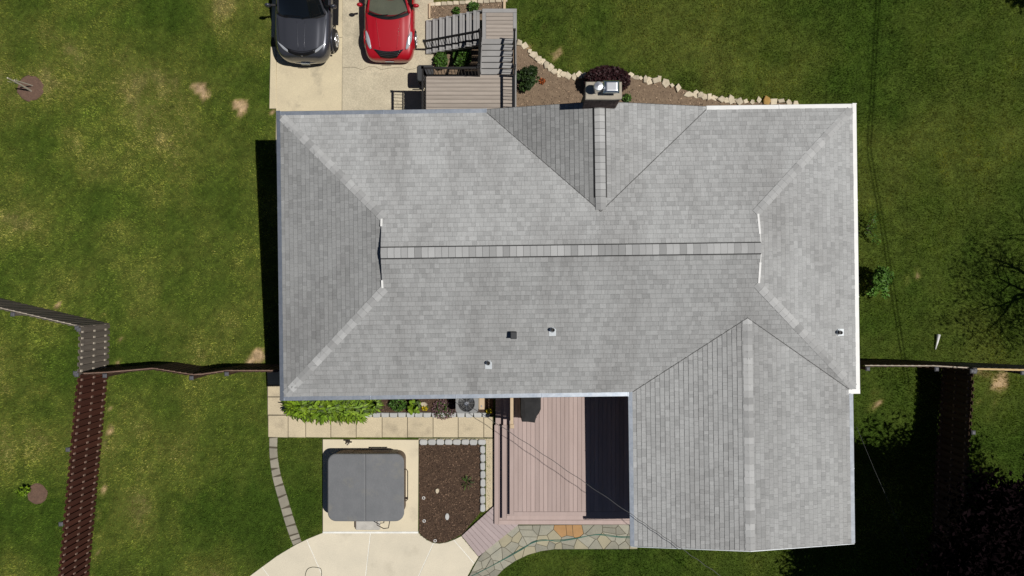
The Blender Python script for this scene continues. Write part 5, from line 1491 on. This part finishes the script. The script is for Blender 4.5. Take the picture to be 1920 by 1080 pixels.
# trees
def branch(mb, p, d, L, r, depth, rg, tips, spread=.6):
    segs = 3; pts = [p]; rr = [r]
    for k in range(segs):
        d = (d + Vector((rg.gauss(0, .15), rg.gauss(0, .15), rg.gauss(0, .10)))).normalized()
        p = p + d * (L / segs); pts.append(p); rr.append(r * (1 - .5 * (k + 1) / segs))
    mb.tube(pts, rr, 6 if r > .03 else 4)
    tips.append(p)
    if depth == 0: return
    for _ in range(rg.choice([2, 3, 3])):
        nd = (d + Vector((rg.gauss(0, spread), rg.gauss(0, spread), rg.gauss(.05, spread * .6)))).normalized()
        branch(mb, pts[rg.choice([2, 3])], nd, L * rg.uniform(.6, .85), r * .5, depth - 1, rg, tips, spread)
def tree(name, label, base, crown, r, n, size, m, seed, trunk_r=.16, depth=3, clumps=70, extra=None, tones=(.5, .7, .9, 1.1, 1.4)):
    rg = random.Random(seed); t = thing(name, label, 'tree', base)
    b = MB(); tips = []
    c = Vector(crown); bb = Vector(base)
    fork = bb.lerp(c, .42)
    b.tube([bb - Vector((0, 0, .1)), bb.lerp(fork, .5), fork], [trunk_r, trunk_r * .85, trunk_r * .75], 10); b.build('trunk', 'bark', t)
    b = MB()
    for k in range(6):
        a = 6.283 * k / 6 + rg.uniform(-.3, .3)
        d = Vector((math.cos(a) * r[0] / r[2], math.sin(a) * r[1] / r[2], rg.uniform(.3, 1.1))).normalized()
        branch(b, fork + Vector((0, 0, rg.uniform(-.3, .3))), d, max(r) * .48, trunk_r * .5, depth, rg, tips)
    b.build('limbs', 'bark', t)
    b = MB(); leafcloud(b, crown, r, n, size, rg, 0, clumps=clumps, tones=tones); b.build('crown', m, t)
    if extra:
        b = MB(); leafcloud(b, (crown[0], crown[1], crown[2] + .1), (r[0] * 1.02, r[1] * 1.02, r[2] * 1.02), extra[1], extra[2], rg, 0, clumps=extra[3]); b.build('outer_leaves', extra[0], t)
    return t
tree('plum_tree', 'dark plum coloured tree filling the lower right corner', (15.6, -9.2, 0), (15.9, -8.8, 4.7), (3.7, 3.6, 2.3), 200000, .085, 'leaf_plum', 31, .2, 3, 700, ('lit_leaf_pink', 900, .045, 14), (.6, .9, 1.2))
tree('sparse_tree', 'sparse dark tree at the right edge with thin spreading branches', (20.9, -.2, -.8), (20.6, -.4, 5.6), (2.9, 2.7, 1.8), 3000, .055, 'leaf_dark', 32, .22, 4, 70, None, (.5, .8, 1.0))
tree('corner_tree', 'dark tree just beyond the top right corner', (21.6, 11.6, GLOW), (21.5, 11.7, 3.2), (1.6, 1.3, 1.6), 3500, .12, 'leaf_dark', 33, .16, 3, 50, None, (.5, .8, 1.0))

# ------------------------------------------------------------------ wires, hoses, small things
def cable(name, label, pts, r, m, twist=0.0):
    pts = [Vector(p) for p in pts]; out = []
    for i in range(len(pts) - 1):
        n = 40
        for k in range(n):
            p = pts[i].lerp(pts[i + 1], k / n); out.append(p + Vector((0, 0, -.0)) + Vector((math.sin((i * n + k) * .55), math.cos((i * n + k) * .55), 0)) * twist)
    out.append(pts[-1]); b = MB(); b.tube(out, r, 6); return tag(b.build(name, m), label, 'cable')
cable('service_cable', 'thin service cable crossing above the rear deck from eave to lower edge', [P(861, 748, 2.86), P(1010, 846, 3.15), P(1183, 964, 3.52), P(1268, 1022, 3.75), P(1360, 1086, 4.0), P(1700, 1330, 4.8)], .008, 'wire_light', .010)
cable('side_cable', 'faint cable over the tree shadow right of the garage', [P(1606, 800, 2.9), P(1640, 882, 3.0), P(1715, 1050, 3.2), P(1790, 1220, 3.5)], .005, 'wire_light')
for k, off in ((0, 0), (1, .13)):
    cable('utility_line', 'utility line high beyond the right edge, shading the lawn' if k == 0 else 'second utility line high beyond the right edge', [(18.5 + off, 19, 7), (17.35 + off, 2, 6.8), (16.9 + off, -3.5, 6.8)], .017, 'wire')
def hose(name, label, pts, r, m, z, cat='hose'):
    q = [P(a, c, z) for a, c in pts]; out = []
    for i in range(len(q) - 1):
        p0, p1, p2, p3 = q[max(i - 1, 0)], q[i], q[i + 1], q[min(i + 2, len(q) - 1)]
        for k in range(8):
            t = k / 8; out.append(.5 * ((2 * p1) + (p2 - p0) * t + (2 * p0 - 5 * p1 + 4 * p2 - p3) * t * t + (3 * p1 - p0 - 3 * p2 + p3) * t ** 3))
    out.append(q[-1]); b = MB(); b.tube(out, r, 6); return tag(b.build(name, m, smooth=True), label, cat)
hose('garden_hose', 'teal garden hose lying along the flagstone path', [(876, 1084), (905, 1070), (935, 1054), (962, 1038), (985, 1025), (1005, 1016), (1030, 1013), (1060, 1012), (1090, 1007), (1118, 1003), (1140, 1005), (1165, 1008), (1190, 1009)], .010, 'hose', .055)
hose('garden_hose', 'second teal hose strand looping on the flagstone path', [(932, 1056), (962, 1040), (985, 1026.5), (1000, 1016), (1020, 1012), (1045, 1015), (1075, 1011), (1105, 1004.5), (1122, 1002), (1140, 1003), (1160, 1006), (1190, 1006)], .009, 'hose', .058)
hose('hose_loop', 'dark thin hose loop on the curved patio', [(572, 1086), (573, 1076), (577, 1067), (586, 1063.5), (596, 1064.5), (602, 1067), (603, 1075), (603, 1086)], .009, 'darkhose', .045)
g = G(1757, 642); b = MB()
b.tube([G(1754, 655, .05), G(1757.5, 641, .07), G(1760, 627.5, .08)], [.018, .04, .065], 10)
tag(b.build('white_marker', 'pvc', smooth=True), 'white tapered plastic piece lying on the right lawn', 'plastic piece')

# ------------------------------------------------------------------ grass
N = 1150000
gx = RNG.uniform(-21.5, 21.5, N); gy = RNG.uniform(-12.2, 13.2, N)
keep = np.ones(N, bool)
for poly in EXCL: keep &= ~inpoly(gx, gy, poly)
gx = gx[keep]; gy = gy[keep]
dry, bare = drymap(gx, gy)
keep = RNG.random(len(gx)) > bare * 1.15
gx, gy, dry = gx[keep], gy[keep], dry[keep]
n = len(gx)
ang = RNG.uniform(0, 2 * np.pi, n); hgt = (.05 + .05 * RNG.random(n)) * (.7 + .6 * vnoise(gx, gy, .5, 31)); wdt = RNG.uniform(.007, .014, n)
la = RNG.uniform(0, 2 * np.pi, n); ln = RNG.uniform(.05, .45, n) * hgt
z = gz(gy) - .004
V = np.zeros((n, 3, 3))
V[:, 0, 0] = gx - np.cos(ang) * wdt; V[:, 0, 1] = gy - np.sin(ang) * wdt; V[:, 0, 2] = z
V[:, 1, 0] = gx + np.cos(ang) * wdt; V[:, 1, 1] = gy + np.sin(ang) * wdt; V[:, 1, 2] = z
V[:, 2, 0] = gx + np.cos(la) * ln; V[:, 2, 1] = gy + np.sin(la) * ln; V[:, 2, 2] = z + hgt
me = bpy.data.meshes.new('grass')
me.vertices.add(3 * n); me.loops.add(3 * n); me.polygons.add(n)
me.vertices.foreach_set('co', V.reshape(-1))
me.loops.foreach_set('vertex_index', np.arange(3 * n, dtype=np.int32))
me.polygons.foreach_set('loop_start', np.arange(0, 3 * n, 3, dtype=np.int32))
me.update(calc_edges=True)
tone = (.75 + .62 * RNG.random(n)) * (.72 + .56 * vnoise(gx, gy, .10, 34)) * (.70 + .6 * vnoise(gx, gy, .24, 32)) * (.8 + .4 * vnoise(gx, gy, 1.3, 33)) * (.86 + .28 * vnoise(gx * 3.0, gy * .12, 1.1, 9))
a = me.attributes.new('dry', 'FLOAT', 'FACE'); a.data.foreach_set('value', np.clip(dry + RNG.normal(0, .06, n), 0, 1))
a = me.attributes.new('tone', 'FLOAT', 'FACE'); a.data.foreach_set('value', tone)
go = obj('grass', me, 'grass'); tag(go, 'mown green lawn grass with dry yellow patches', 'grass', kind='stuff')

for o in bpy.data.objects:
    if 'is_root' in o: del o['is_root']
